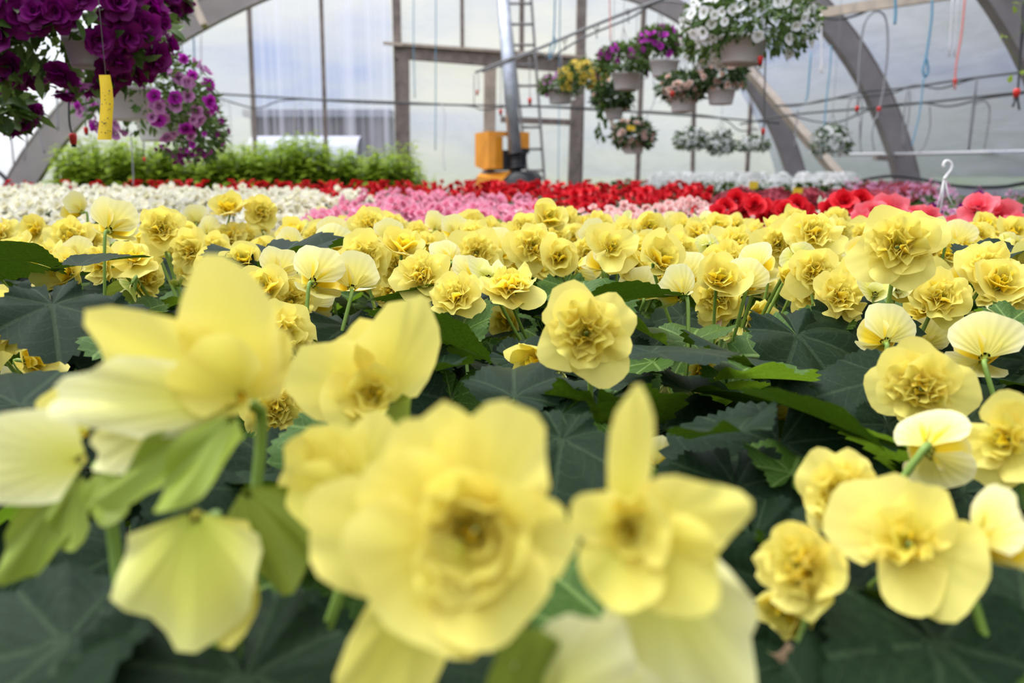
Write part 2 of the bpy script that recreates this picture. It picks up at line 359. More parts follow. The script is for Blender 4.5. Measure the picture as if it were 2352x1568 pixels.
shell('wall_right', A_R, 1.05, -5, VW, M_FR)
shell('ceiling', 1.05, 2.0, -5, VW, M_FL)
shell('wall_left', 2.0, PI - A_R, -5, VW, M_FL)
# the end wall: film left, clear sheet, film right, all cut to the arch
def wall_z(u):
    b = 0
    for i in range(600):
        a = A_R * .5 + (PI - A_R) * i / 599; uu, z = arc(a, .13 + flare(a, VW))
        if abs(uu - u) < .03: b = max(b, z)
    return b
def u_at(px, py=300, v=VW): return atv(px, py, v).dot(LT)
def z_at(px, py, v=VW): return atv(px, py, v).z
def wall_piece(name, u0, u1, zl, zh, m, off=0.0):
    mb = MB(); n = 24; vs = []
    for i in range(n + 1):
        u = u0 + (u1 - u0) * i / n; top = min(wall_z(u), zh) if zh else wall_z(u); vs += [G(u, VW + off, zl), G(u, VW + off, max(zl + 0.01, top))]
    mb.add(vs, [(2 * i, 2 * i + 2, 2 * i + 3, 2 * i + 1) for i in range(n)]); return struct(name, mb, m)
ul, ur, ud = u_at(582), u_at(905), u_at(922)
wall_piece('wall_back', UC - AL - 2.3, ul, 0, None, M_FW)
wall_piece('window_1', ul, ur, 0, None, M_FC)
wall_piece('wall_back_right', ur, UC + AR, 0, None, M_FW)
trim_n = [0]
def trim(mb, m=M_WOOD):
    trim_n[0] += 1; return struct('trim_%d' % trim_n[0], mb, m)
def post(px0, py0, px1, py1, w, m=M_WOOD, v=VW - 0.06, dep=0.06):
    mb = MB(); a = atv(px0, py0, v); b = atv(px1, py1, v)
    if py0 <= 2: a.z = wall_z(a.dot(LT)) - 0.02
    if py1 >= 428: b.z = 0.0
    mb.bar(a, b, w, dep, 0, up=AX); return trim(mb, m)
pxm = 13.4 / F
post(576, 0, 590, 440, 9 * pxm); post(741, 0, 752, 440, 8 * pxm)
post(912, 0, 920, 440, 18 * pxm, dep=0.10)
post(927, 120, 930, 440, 24 * pxm, v=VW - 0.14, dep=0.08)          # door jamb
post(1338, 0, 1326, 440, 20 * pxm, dep=0.10); post(1325, 230, 1316, 440, 26 * pxm, v=VW - 0.16, dep=0.1)
post(1062, 0, 1062, 108, 8 * pxm); post(1200, 0, 1198, 120, 10 * pxm)
post(1480, 0, 1463, 440, 10 * pxm); post(1596, 150, 1590, 440, 8 * pxm); post(1727, 200, 1713, 440, 8 * pxm)
post(905, 116, 1345, 152, 32 * pxm, v=VW - 0.1, dep=0.12)          # head beam over the door
post(905, 101, 1345, 132, 6 * pxm, m=M_WOODL, v=VW - 0.17, dep=0.1)
post(880, 99, 925, 103, 6 * pxm, m=M_WOODL, v=VW - 0.25, dep=0.05)
post(1150, 274, 1325, 282, 13 * pxm, v=VW - 0.1, dep=0.06)         # short rail
post(1126, 150, 1122, 440, 26 * pxm, m=M_WOODL, v=VW - 0.1, dep=0.08)
post(1395, 240, 1420, 340, 9 * pxm, m=M_WOODL, v=VW - 0.1, dep=0.03)
# arches
def arch(v, a0, a1, m=M_ARCH, w=0.13, h=0.27):
    mb = MB(); k = 48; vs = []; fs = []; hollow = 0.045
    for i in range(k + 1):
        a = a0 + (a1 - a0) * i / k; (ui, zi), (uo, zo) = arc(a, -h / 2), arc(a, h / 2)
        vs += [G(ui, v - w / 2, zi), G(ui, v + w / 2, zi), G(uo, v + w / 2, zo), G(uo, v - w / 2, zo)]
    for i in range(k):
        for j in range(4): p = 4 * i; fs.append((p + j, p + (j + 1) % 4, p + 4 + (j + 1) % 4, p + 4 + j))
    fs += [(0, 1, 2, 3), (4 * k + 3, 4 * k + 2, 4 * k + 1, 4 * k)]
    mb.add(vs, fs, smooth=False)
    for gg in (-h / 2, h / 2):                # flange lips
        mb.tube([G(*(lambda q: (q[0], v - w / 2, q[1]))(arc(a0 + (a1 - a0) * i / k, gg))) for i in range(k + 1)], 0.012, 0, 5)
    return trim(mb, m)
arch(7.0, A_R, PI - A_R); arch(9.55, A_R, PI - A_R); arch(12.4, A_R, 1.45)
mb = MB(); mb.bar(atv(1722, 165, 12.2), atv(1945, 425, 10.6), 0.10, 0.16, 0, up=AX); trim(mb, M_WOODL)      # diagonal plank
mb = MB(); mb.bar(at(425, -40, 8.2), at(470, 60, 8.2), 0.06, 0.10, 0, up=AX); trim(mb, M_WOODL)             # short strut at the left arch
mb = MB(); mb.bar(atv(1885, 30, 9.3), atv(2420, -50, 6.5), 0.06, 0.10, 0); trim(mb, M_WOODL)                # purlin
mb = MB(); mb.bar(atv(2010, 362, 9.4), atv(2050, 365, 9.4), 0.10, 0.05, 0); trim(mb, M_WOOD)

# what stands outside behind the clear sheet
M_BR = mat('brown_barn_cladding', (0.12, 0.10, 0.09), 0.8, None, 0, 0.2, 0, 0.25, 2)
M_OUT = mat('white_sheeting', (0.36, 0.37, 0.42), 0.6)
b_ = empty('barn', tuple(G(u_at(740, 300, 27), 27, 0)), 'long dark brown barn seen through the clear sheet of the end wall', 'building')
mb = MB(); mb.box((0.35, 0, 1.0), (1.95, 2, 1.03)); obj('wall', mb, M_BR, b_)
mb = MB(); mb.box((0.35, 0, 2.1), (2.1, 2.2, 0.10)); obj('roof', mb, mat('grey_roof', (0.25, 0.25, 0.27), 0.6), b_)
c_ = empty('polytunnel', tuple(G(u_at(610, 300, 22), 22, 0)), 'low white covered tunnel outside, seen low behind the clear sheet', 'greenhouse')
mb = MB(); mb.lathe([(1.0, -1.2), (1.0, 1.5)], 0, 24, Matrix.Translation((0.9, 0, 0.35)) @ Matrix.Rotation(PI / 2, 4, 'Y')); obj('cover', mb, M_OUT, c_)
mb = MB(); mb.box((1.0, -1.02, 0.3), (1.4, 0.02, 0.35)); obj('side_board', mb, M_BR, c_)
mb = MB(); mb.box((0, 60, -0.3), (90, 45, 0.02)); struct('ground_outside', mb, mat('field_grass', (0.10, 0.13, 0.05), 0.9))
# ---------------------------------------------------------------- ladder, machine
def zf(p): p = Vector(p); return p
lad = empty('ladder', tuple(atv(1250, 440, 12.0)), 'tall dull metal ladder leaning beside the galvanised pipe in front of the back wall', 'ladder')
Lm = Matrix.Translation(-lad.location)
lb0, lb1 = atv(1219, 440, 12.0), atv(1255, 440, 12.0); lt0, lt1 = atv(1160, -60, 12.9), atv(1216, -60, 12.9)
lb0.z = lb1.z = 0.0
for a, b in ((lb0, lt0), (lb1, lt1)):
    mb = MB(); mb.bar(Lm @ a, Lm @ b, 0.03, 0.065, 0, up=AX); obj('rail', mb, M_ALU, lad)
yy = [-42, 5, 50, 95, 138, 183, 227, 272, 319, 365, 410]
for y in yy:
    f0 = (440 - y) / 500
    a = lb0.lerp(lt0, f0); b = lb1.lerp(lt1, f0); mb = MB(); mb.tube([Lm @ a, Lm @ b], 0.018, 0, 8); obj('rung', mb, M_ALU, lad)

DM = 11.6
mo = at(1165, 430, DM); mo.z = 0
mc = empty('grain_blower', tuple(mo), 'orange hopper machine with black fan housing and long galvanised blower pipe', 'machine')
sM = DM / F
def mp3(px, py, dd=0.0): return at(px, py, DM + dd) - mo
mb = MB()                                      # hopper: open box with a window in its right face
def quadbox(mb, p, dep, m=0):                  # four pixel corners pushed back dep
    a = [mp3(x, y, z) for x, y, z in p]; b = [q + Vector((0.1, dep, 0)) for q in a]; n = len(a)
    mb.add(a + b, [tuple(range(n)), tuple(range(n, 2 * n))[::-1]] + [(i, (i + 1) % n, n + (i + 1) % n, n + i) for i in range(n)], m, smooth=False)
quadbox(mb, [(1091, 306, 0.1), (1122, 301, -.1), (1122, 387, -.1), (1110, 390, 0), (1091, 381, .1)], 0.5)
quadbox(mb, [(1122, 301, -.1), (1200, 303, .15), (1200, 314, .15), (1122, 312, -.1)], 0.10)
quadbox(mb, [(1122, 312, -.1), (1138, 313, -.07), (1138, 388, -.07), (1122, 387, -.1)], 0.10)
quadbox(mb, [(1166, 313, .05), (1200, 314, .15), (1200, 345, .15), (1166, 344, .05)], 0.10)
obj('hopper', mb, M_OR, mc)
mb = MB(); quadbox(mb, [(1138, 344, 0.1), (1196, 345, .15), (1190, 390, .15), (1112, 392, 0.05), (1138, 380, 0.1)], 0.12); quadbox(mb, [(1188, 340, .1), (1200, 340, .1), (1200, 352, .1), (1188, 352, .1)], 0.1)
obj('chute', mb, M_BK, mc)
mb = MB(); quadbox(mb, [(1096, 404, -.1), (1108, 394, .15), (1188, 392, .15), (1168, 412, -.12), (1168, 470, -.12), (1092, 470, -.1), (1092, 412, -.1)], 0.5); obj('base', mb, M_OR, mc)
mb = MB(); quadbox(mb, [(1111, 386, 0), (1117, 386, 0), (1116, 404, 0), (1107, 404, 0)], 0.05); obj('bracket', mb, M_ALU, mc)
mb = MB(); quadbox(mb, [(1151, 430, -.15), (1156, 412, -.15), (1170, 398, -.15), (1180, 392, -.15), (1222, 396, -.15), (1232, 408, -.15), (1229, 418, -.15), (1229, 470, -.15), (1151, 470, -.15)], 0.35); obj('fan_housing', mb, M_BK, mc)
mb = MB(); c0 = mp3(1190, 425, -.2); mb.lathe([(0.02, 0), (0.13, 0), (0.17, 0.03), (0.17, 0.1), (0.02, 0.1)], 0, 24, Matrix.Translation(c0) @ Matrix.Rotation(PI / 2, 4, 'X')); obj('wheel', mb, M_DG, mc)
mb = MB(); mb.tube([mp3(1150, -80, 0.15), mp3(1183, 352, -0.05)], 0.092, 0, 20)
obj('pipe', mb, M_METAL, mc)
mb = MB()
for y, r in ((352, 0.105), (358, 0.08), (364, 0.08), (384, 0.11)):
    a = mp3(1183 + (y - 352) * 0.07, y, -0.05); b = mp3(1183.3 + (y - 346) * 0.07, y + 5, -0.05); mb.tube([a, b], r, 0, 20)
mb.tube([mp3(1183, 356, -.05), mp3(1185, 400, -.05)], 0.075, 0, 20); obj('pipe_collar', mb, M_BK, mc)

# ---------------------------------------------------------------- hoses, tubes and cords
def line(name, pts, r, m, label, cat, group=None, n=6, parts=None):
    P = smooth_line(pts, n); o0 = P[0].copy(); mb = MB(); mb.tube([p - o0 for p in P], r, 0, 6)
    if parts:
        e = empty(name, tuple(o0), label, cat, group); obj('tube', mb, m, e)
        for nm, mm, mats_ in parts: obj(nm, mm, mats_, e)
        return e
    o = obj(name, mb, m, None, Matrix.Translation(o0)); return tag(o, label, cat, group)
line('irrigation_hose', [at(x, y, 11 + k * 0.2) for k, (x, y) in enumerate([(470, 214), (680, 226), (850, 236), (1100, 242), (1300, 246), (1440, 256), (1640, 270), (1790, 283)])], 0.014, M_DG, 'dark straight irrigation hose strung across in front of the back wall', 'hose')
line('irrigation_hose', [at(x, y, 11 + k * 0.25) for k, (x, y) in enumerate([(480, 218), (560, 243), (600, 247), (690, 228), (1050, 241), (1110, 252), (1200, 244), (1440, 257), (1500, 256), (1650, 270), (1700, 300), (1750, 292), (1790, 275)])], 0.010, M_DG, 'thin sagging hose looped under the straight hose at the back wall', 'hose')
line('feed_pipe', [atv(x, y, v) for x, y, v in [(1092, 166, 11.5), (1180, 132, 10.8), (1240, 110, 10.2), (1340, 68, 9.6), (1450, 24, 8.9), (1510, 2, 8.5), (1560, -18, 8.2)]], 0.017, M_TB, 'grey overhead feed pipe sloping up to the right above the flower baskets', 'pipe')
line('feed_hose', [atv(x, y, v) for x, y, v in [(1108, 165, 11.5), (1150, 150, 11.2), (1230, 120, 10.2), (1262, 138, 10.2), (1290, 116, 10), (1350, 82, 9.6), (1450, 40, 8.9), (1510, 5, 8.6), (1570, 8, 8.4), (1600, 30, 8.3)]], 0.012, M_TB, 'wavy grey hose hung under the overhead feed pipe', 'hose')
for k, (x, y, l) in enumerate([(1297, 90, 20), (1370, 62, 22), (1443, 26, 25), (1226, 118, 18)]):
    p = atv(x, y, 9.4); mb = MB(); mb.tube([Vector((0.025 * math.cos(a), 0.02, 0.025 * math.sin(a))) for a in [2 * PI * i / 10 for i in range(11)]], 0.007, 0, 5); mb.tube([(0, 0.02, -.02), (0.01, 0.02, -0.12)], 0.006, 0, 5)
    o = obj('pipe_clip', mb, M_ALU, None, Matrix.Translation(p)); tag(o, 'small ring clip joining the grey overhead feed pipe to the wavy hose', 'clip', 'clips on the overhead pipe')
line('irrigation_hose', [atv(x, y, v) for x, y, v in [(1780, 243, 11), (1870, 236, 10.2), (1980, 212, 9.3), (2080, 202, 8.6), (2200, 184, 8.0), (2352, 165, 7.2), (2500, 146, 6.4)]], 0.012, M_DG, 'upper of the two long straight hoses along the right wall', 'hose')
line('irrigation_hose', [atv(x, y, v) for x, y, v in [(1780, 243, 11), (1830, 243, 10.6), (1900, 228, 10), (2030, 218, 9), (2100, 196, 8.6), (2160, 203, 8.2), (2240, 180, 7.8), (2352, 166, 7.2)]], 0.009, M_DG, 'wavy hose sagging from the upper straight hose along the right wall', 'hose')
line('irrigation_hose', [atv(x, y, v) for x, y, v in [(1700, 285, 11.6), (1816, 264, 10.7), (1960, 251, 9.6), (2110, 237, 8.6), (2230, 224, 8.0), (2352, 211, 7.2), (2500, 196, 6.4)]], 0.013, M_DG, 'lower of the two long straight hoses along the right wall', 'hose')
line('irrigation_hose', [atv(x, y, v) for x, y, v in [(1820, 266, 10.7), (1880, 280, 10.2), (1930, 279, 9.8), (2010, 248, 9.2), (2110, 236, 8.6), (2180, 244, 8.2), (2260, 226, 7.8), (2352, 214, 7.2)]], 0.010, M_DG, 'wavy hose sagging from the lower straight hose along the right wall', 'hose')
line('gutter_pipe', [atv(x, y, v) for x, y, v in [(1925, 355, 10.4), (2100, 353, 9.2), (2352, 348, 7.8), (2500, 345, 7)]], 0.022, M_WPOT, 'pale grey straight pipe running low along the right wall', 'pipe')
line('irrigation_hose', [atv(x, y, v) for x, y, v in [(1975, 416, 9.3), (2010, 408, 9.1), (2060, 404, 8.9), (2120, 412, 8.6), (2190, 426, 8.2), (2250, 430, 8), (2310, 428, 7.6), (2360, 420, 7.3), (2500, 405, 6.6)]], 0.020, M_BK, 'thick black hose snaking above the flowers at the right wall', 'hose')
line('irrigation_hose', [atv(x, y, v) for x, y, v in [(1885, 38, 9.4), (1920, 44, 9.2), (1970, 34, 8.9), (2020, 8, 8.6), (2060, -12, 8.4)]], 0.014, M_DG, 'dark hose hanging under the pale purlin at the upper right', 'hose')
line('cable', [at(x, y, 9) for x, y in [(85, 418), (100, 390), (125, 368), (150, 380), (165, 410)]], 0.016, M_BK, 'black bent hose at the foot of the left arch', 'hose')
line('cable', [at(x, y, 6.5) for x, y in [(-40, 370), (0, 398), (20, 418)]], 0.016, M_BK, 'black hose at the left edge beside the white flowers', 'hose')
def weight(p, s=1.0, tilt=0.0):               # red plastic dripper weight with a black tip
    M = Matrix.Translation(p) @ Matrix.Rotation(tilt, 4, 'Y') @ Matrix.Scale(s, 4)
    mb = MB(); mb.lathe([(0.001, 0.004), (0.012, 0.002), (0.013, -0.01), (0.010, -0.034), (0.001, -0.034)], 0, 12, M)
    m2 = MB(); m2.lathe([(0.001, -0.034), (0.007, -0.034), (0.009, -0.042), (0.001, -0.044)], 0, 10, M); return [('weight', mb, M_RED), ('nozzle', m2, M_BK)]
def drip(pts, d, label, wt=None, r=0.0035, m=M_TB, group=None, s=1.0, v=False, nm='dripper_tube', cat='tube'):
    P = [(at(x, y, d) if not v else atv(x, y, d)) for x, y in pts]; o0 = P[0]
    parts = None
    if wt: parts = weight((at(*wt, d) if not v else atv(*wt, d)) - o0, s)
    return line(nm, P, r, m, label, cat, group, parts=parts)
drip([(158, 150), (158, 240), (160, 285), (166, 308)], 2.0, 'red dripper weight on a dark tube hanging left of the yellow sticky strip', (167, 308), 0.0025, M_DG, s=.7)
drip([(196, 180), (197, 295)], 2.6, 'small red dripper weight on a thin tube just left of the yellow sticky strip', (197, 293), 0.002, s=.55)
drip([(300, 300), (306, 400), (305, 425)], 4, 'thin tube hanging in front of the green foliage', None, 0.003, M_TB)
drip([(332, 250), (331, 360)], 4, 'red weight on a thin tube hanging in front of the green foliage', (331, 362), 0.002, s=.5)
G1 = 'grey dripper tubes hanging at the left film'
for pts in ([(20, 290), (26, 320), (32, 380)], [(50, 215), (62, 300), (56, 368)], [(82, 215), (88, 290), (102, 352)], [(130, 200), (133, 300)]):
    drip(pts, 5.5, 'thin grey dripper tube hanging limp before the white film at the far left', None, 0.005, group=G1)
drip([(505, 330), (505, 250), (515, 234), (527, 245), (532, 335)], 9, 'pale bent tube arching above the green foliage left of the clear sheet', None, 0.006, M_WPOT)
drip([(676, 330), (677, 250), (690, 236), (702, 246), (703, 330)], 10.5, 'pale bent tube arching in front of the clear sheet', None, 0.005, M_WPOT)
drip([(442, 10), (445, 100), (450, 210)], 9, 'blue grey cord hanging beside the left arch', None, 0.008, M_BLUE, nm='cord', cat='cord')
drip([(462, 70), (462, 190)], 9, 'thin pale cord hanging beside the left arch', None, 0.006, M_WPOT, nm='cord', cat='cord')
for x0, x1, y1, q in ((950, 953, 225, 'left'), (1001, 1000, 345, 'right')):
    drip([(x0, -20), (x0, 100), (x1, y1)], 11.5, 'thin blue cord hanging above the orange machine, the %s one of two' % q, None, 0.007, M_BLUE, nm='cord', cat='cord')
drip([(1015, 240), (1022, 270), (1018, 350), (1022, 390)], 11.5, 'pale loose tube hanging left of the orange machine', None, 0.007, M_WPOT)
drip([(1275, -20), (1272, 80), (1264, 110), (1262, 135), (1276, 100), (1272, 82)], 9, 'blue cord looped over the overhead feed pipe', None, 0.009, M_BLUE, nm='cord', cat='cord')
drip([(1089, 170), (1089, 240)], 11.4, 'thin dark wire hanging from the left end of the feed pipe', None, 0.006, M_DG, nm='wire', cat='wire')
drip([(1098, 168), (1099, 200), (1095, 214), (1102, 206)], 11.4, 'short red tipped cord at the left end of the feed pipe', (1096, 208), 0.006, M_TB, s=1.5)
drip([(1150, 150), (1150, 250)], 10.8, 'red dripper weight beside the galvanised pipe', (1150, 252), 0.005, M_TB, s=1.8)
drip([(1216, 130), (1217, 225)], 9.2, 'red dripper weight hanging in front of the ladder', (1217, 226), 0.005, M_TB, s=1.7)
drip([(1290, 130), (1294, 225)], 8.6, 'red dripper weight below the mauve basket', (1294, 224), 0.005, M_TB, s=1.6)
drip([(1400, -20), (1402, 95)], 7.5, 'thin dark cord holding a magenta basket from above', None, 0.006, M_PINKC, nm='cord', cat='cord')
drip([(1286, -20), (1284, 255), (1282, 440)], 12, 'thin blue cord hanging right of the ladder', None, 0.006, M_BLUE, nm='cord', cat='cord')
drip([(1753, -10), (1750, 140)], 3.4, 'red dripper weight at the rim of the large white basket', (1747, 130), 0.003, M_TB, s=.9)
drip([(1760, -20), (1758, 130), (1756, 230), (1755, 285), (1752, 300)], 5, 'dark tube with a red weight hanging in front of the right arch', (1753, 296), 0.005, M_DG, s=1)
drip([(1545, 190), (1546, 215)], 5, 'red dripper weight hanging in the peach basket', (1545, 210), 0.003, M_TB, s=.9)
drip([(1886, 30), (1887, 140), (1884, 160), (1890, 165), (1888, 142)], 7, 'pale cord with an open loop hanging from the purlin', None, 0.007, M_WPOT, nm='cord', cat='cord')
drip([(1863, 120), (1855, 215), (1850, 232)], 8, 'blue cord tied to the upper hose near the second arch', None, 0.008, M_BLUE, nm='cord', cat='cord')
drip([(1909, 105), (1907, 150), (1899, 220), (1893, 290), (1887, 365)], 7.5, 'long thin blue cord hanging in front of the round white basket', None, 0.006, M_BLUE, nm='cord', cat='cord')
drip([(1970, 244), (1974, 140), (1984, 60), (2004, 30), (2024, 28), (2036, 50), (2039, 110), (2030, 200), (2020, 250), (2012, 275)], 6.5, 'grey tube bent in a tall arch with a red weight on each end', (2019, 246), 0.008, M_TB, s=1.2)
drip([(1970, 200), (1969, 250), (1974, 270)], 6.5, 'red dripper weight left of the bent grey tube', (1969, 244), 0.004, M_TB, s=1.2)
drip([(2056, -10), (2057, 30), (2055, 55)], 7, 'short thick blue cord hanging at the top right', None, 0.012, M_BLUE, nm='cord', cat='cord')
drip([(2141, 0), (2140, 40), (2132, 100), (2127, 130), (2120, 160), (2126, 176), (2132, 160), (2127, 130)], 6.5, 'teal cord with a black knob and an open loop at the right', None, 0.009, M_BLUE, nm='cord', cat='cord')
drip([(2122, 175), (2112, 260), (2100, 310), (2094, 335)], 7.5, 'lower teal cord trailing down in front of the right wall', None, 0.006, M_BLUE, nm='cord', cat='cord')
drip([(2217, -10), (2208, 80), (2196, 150), (2193, 205)], 6.5, 'reddish cord hanging down to the upper hose at the right', (2194, 182), 0.008, M_PINKC, nm='cord', cat='cord', s=1.2)
for x in (2188, 2200): drip([(x, -10), (x - 8, 130)], 6.7, 'faint pale cord hanging beside the reddish cord', None, 0.006, M_WPOT, nm='cord', cat='cord', group='pale cords beside the reddish cord')
drip([(2352, -10), (2345, 90), (2338, 205), (2326, 245)], 5.0, 'pair of black drip tubes gathered by a red clip at the right edge, left tube', (2336, 205), 0.006, M_BK, s=1.5)
drip([(2360, 20), (2347, 100), (2338, 210), (2341, 252)], 5.0, 'pair of black drip tubes gathered by a red clip at the right edge, right tube', None, 0.006, M_BK)
G2 = 'grey dripper tubes hanging along the right wall'
for pts in ([(2085, 205), (2078, 250), (2074, 320), (2084, 350)], [(2090, 205), (2088, 260), (2076, 340)], [(2135, 240), (2136, 290), (2125, 330), (2112, 350)], [(2243, 180), (2238, 250), (2226, 345)], [(2244, 185), (2232, 260), (2224, 345)],
            [(2238, 240), (2260, 232), (2273, 250), (2268, 300), (2261, 340)], [(1975, 275), (1975, 320), (1978, 350)], [(1832, 250), (1828, 300), (1826, 340)], [(2010, 270), (2003, 310), (2008, 345)], [(1944, 290), (1950, 235), (1968, 222), (1980, 240), (1976, 320)]):
    drip(pts, 8.0, 'thin grey dripper tube hanging from the hoses along the right wall', None, 0.006, group=G2)
drip([(1500, 180), (1503, 230), (1480, 280)], 9, 'thin bent tube hanging between the peach baskets', None, 0.005, M_TB)
drip([(1371, 290), (1373, 330)], 7, 'trailing cord under the leafy begonia basket', None, 0.004, M_TB, nm='cord', cat='cord')

# ---------------------------------------------------------------- hanging baskets
def petal_set(kind, rng):
    if kind == 'double': return blossom([(5, .030, .034, 88, .12, .10, 0, .3, 1), (5, .024, .028, 62, .2, .14, .002, .2, .9), (5, .018, .022, 38, .3, .16, .004, 0, .7)], rng, 6, 4)
    if kind == 'single': return blossom([(5, .027, .036, 76, .15, .07, 0, .0, 1)], rng, 6, 4)
    if kind == 'small': return blossom([(5, .013, .016, 78, .1, .04, 0, .0, 1)], rng, 4, 2)
    if kind == 'rose': return blossom([(5, .026, .032, 80, .25, .06, 0, .4, 1), (5, .020, .024, 52, .35, .08, .002, .2, .9), (4, .013, .016, 25, .4, .08, .004, 0, .6)], rng, 6, 4)
    if kind == 'bell': return blossom([(4, .026, .030, 55, .3, .05, 0, .1, 1), (3, .02, .024, 35, .3, .05, 0, .0, .7)], rng, 6, 4)
FM = {}
def fmeshes(kind, m, n=4):
    k = (kind, m.name)
    if k not in FM: FM[k] = [petal_set(kind, random.Random(i * 31 + hash_(kind))).mesh('flower', m) for i in range(n)]
    return FM[k]
def hash_(s): return sum(ord(c) * (i + 3) for i, c in enumerate(s))
def blob_dir(rng, down=0.5):
    while True:
        v = Vector((rng.gauss(0, 1), rng.gauss(0, 1), rng.gauss(0, 1)))
        if v.length > 1e-3:
            v.normalize()
            if v.z > -down: return v
def foliage_blob(rx, ry, rz, n, L, rng, zc=0.0, down=0.5, trail=0.0, W_=0.5, avoid=None):
    mb = MB()
    for _ in range(n):
        d = blob_dir(rng, down); q = rng.uniform(0.55, 1.0); p = Vector((d.x * rx * q, d.y * ry * q, zc + d.z * rz * q))
        if avoid and avoid(p): continue
        dd = (d + Vector((rng.gauss(0, .5), rng.gauss(0, .5), rng.gauss(0, .4) - trail))).normalized()
        small_leaf(mb, frame(p, dd.cross(Vector((rng.gauss(0, 1), rng.gauss(0, 1), rng.gauss(0, 1)))), dd), L * rng.uniform(.6, 1.3), L * W_ * rng.uniform(.7, 1.2), 0, rng.uniform(-.1, .6), 3)
    return mb
def basket(px, py, d, rx, rz, kinds, nfl, fol, label, seed, pot=None, potr=.11, zc=0.0, down=.5, leafn=420, leafL=.045, fs=1.0, cat='hanging flower basket', tilt=0.0, wire=True, ry=None, stretch=None):
    rng = random.Random(seed); c = at(px, py, d); e = empty('hanging_basket', tuple(c), label, cat)
    ry = ry or rx
    if pot:                                    # offset of the pot in pixels: its rim centre
        pc = at(*pot, d) - c; h = potr * 1.05; mb = MB()
        mb.lathe([(0.001, -h), (potr * .78, -h), (potr * .82, -h + .006), (potr * .97, -.012), (potr * 1.04, -.010), (potr * 1.04, .006), (potr * .96, .006), (potr * .93, -.02), (0.001, -.03)], 0, 28, Matrix.Translation(pc) @ Matrix.Rotation(tilt, 4, 'Y'))
        obj('pot', mb, M_WPOT, e)
        if False: pass

    pc_ = at(*pot, d) - c if pot else Vector((0, 0, 0)); mb = MB(); cu, cv = c.dot(LT), c.dot(AX); topz = 5.0
    for i in range(200):
        a = A_R + (PI - 2 * A_R) * i / 199; uu, z = arc(a, .1)
        if abs(uu - cu) < .06: topz = z
    for k in range(3):
        a = 2 * PI * k / 3 + 0.4; mb.tube([pc_ + Vector((potr * math.cos(a), potr * math.sin(a), 0)), Vector((0, 0, rz * .9 + .12)), Vector((0, 0, topz - c.z))], 0.0018, 0, 4)
    obj('hanger_wire', mb, M_TB, e)
    av = (lambda q: q.y < pc_.y + .02 and abs(q.x - pc_.x) < potr * 1.0 and pc_.z - potr * 1.3 < q.z < pc_.z - potr * .25) if pot else None
    obj('foliage', foliage_blob(rx, ry, rz, leafn, leafL, rng, zc, down, .3, avoid=av), fol, e)
    for i in range(nfl):
        kind, m = kinds[i % len(kinds)]; me = rng.choice(fmeshes(kind, m))
        for _ in range(30):
            v = blob_dir(rng, down + .15)
            if v.y < 0.35 and not (av and av(Vector((v.x * rx, v.y * ry, zc + v.z * rz)))): break
        p = Vector((v.x * rx, v.y * ry, zc + v.z * rz)) * rng.uniform(.88, 1.06)
        f = (v * 1.0 + Vector((rng.gauss(0, .3), rng.gauss(0, .3) - .35, rng.gauss(0, .3)))).normalized()
        link('flower', me, e, frame(p, f, (rng.random(), rng.random(), 1), fs * rng.uniform(.75, 1.15)))
    return e
basket(135, 60, 1.75, .225, .13, [('double', M_PU)], 99, M_FOLG, 'large dark purple double petunia basket in the upper left corner', 1, pot=(215, 85), potr=.06, down=.95, leafn=1300, fs=1.08, leafL=.04)
basket(345, -10, 2.3, .10, .06, [('double', M_PU)], 24, M_FOLG, 'dark purple petunia basket at the top left edge, just right of the corner basket', 2, down=.8, leafn=300)
basket(-40, 250, 1.9, .10, .05, [('double', M_PU)], 16, M_FOLG, 'small purple petunia basket cut by the left edge of the picture', 3, down=.8, leafn=200)
basket(330, 215, 2.6, .215, .145, [('single', M_LV), ('single', M_LV), ('double', M_MG)], 97, M_FOLG, 'mauve pink petunia basket with white pot behind the yellow sticky strip', 4, pot=(290, 205), potr=.09, down=.75, leafn=1100, fs=.75, leafL=.03)
basket(432, 295, 3.3, .15, .135, [('single', M_MG), ('single', M_PU)], 90, M_FOLG, 'round magenta petunia ball hanging before the green foliage', 5, pot=(368, 262), potr=.10, down=.95, leafn=1100, fs=.5, leafL=.03)
basket(1725, 55, 3.5, .285, .165, [('single', M_WP)], 95, M_FOLG, 'largest white petunia basket in a grey pot at the upper right', 6, pot=(1708, 88), potr=.10, down=.8, leafn=1700, fs=.9, leafL=.036, tilt=.06)
basket(1628, 70, 4.4, .14, .20, [('single', M_WP)], 45, M_FOLG, 'white petunia basket partly behind the largest white one', 7, down=.8, leafn=800, fs=.9, leafL=.04)
basket(1512, 108, 5.4, .15, .13, [('single', M_MG)], 26, M_FOLG, 'magenta petunia basket in a grey pot left of the white petunias', 8, pot=(1527, 140), potr=.095, down=.4, leafn=800, fs=.95, leafL=.045)
basket(1430, 150, 5.9, .20, .15, [('single', M_MG), ('single', M_PU)], 26, M_FOLG, 'magenta petunia basket in the middle of the row of baskets', 9, pot=(1440, 170), potr=.105, down=.4, leafn=850, fs=.95, leafL=.045)
basket(1340, 178, 6.8, .20, .13, [('small', M_YC)], 95, M_FOLG, 'basket of tiny golden yellow flowers in the row of baskets', 10, down=.6, leafn=900, fs=1.9, leafL=.04)
basket(1285, 202, 7.3, .19, .12, [('single', M_LV)], 34, M_FOLG, 'mauve flower basket at the left end of the row of baskets', 11, pot=(1287, 206), potr=.115, down=.5, leafn=800, fs=.6, leafL=.04)
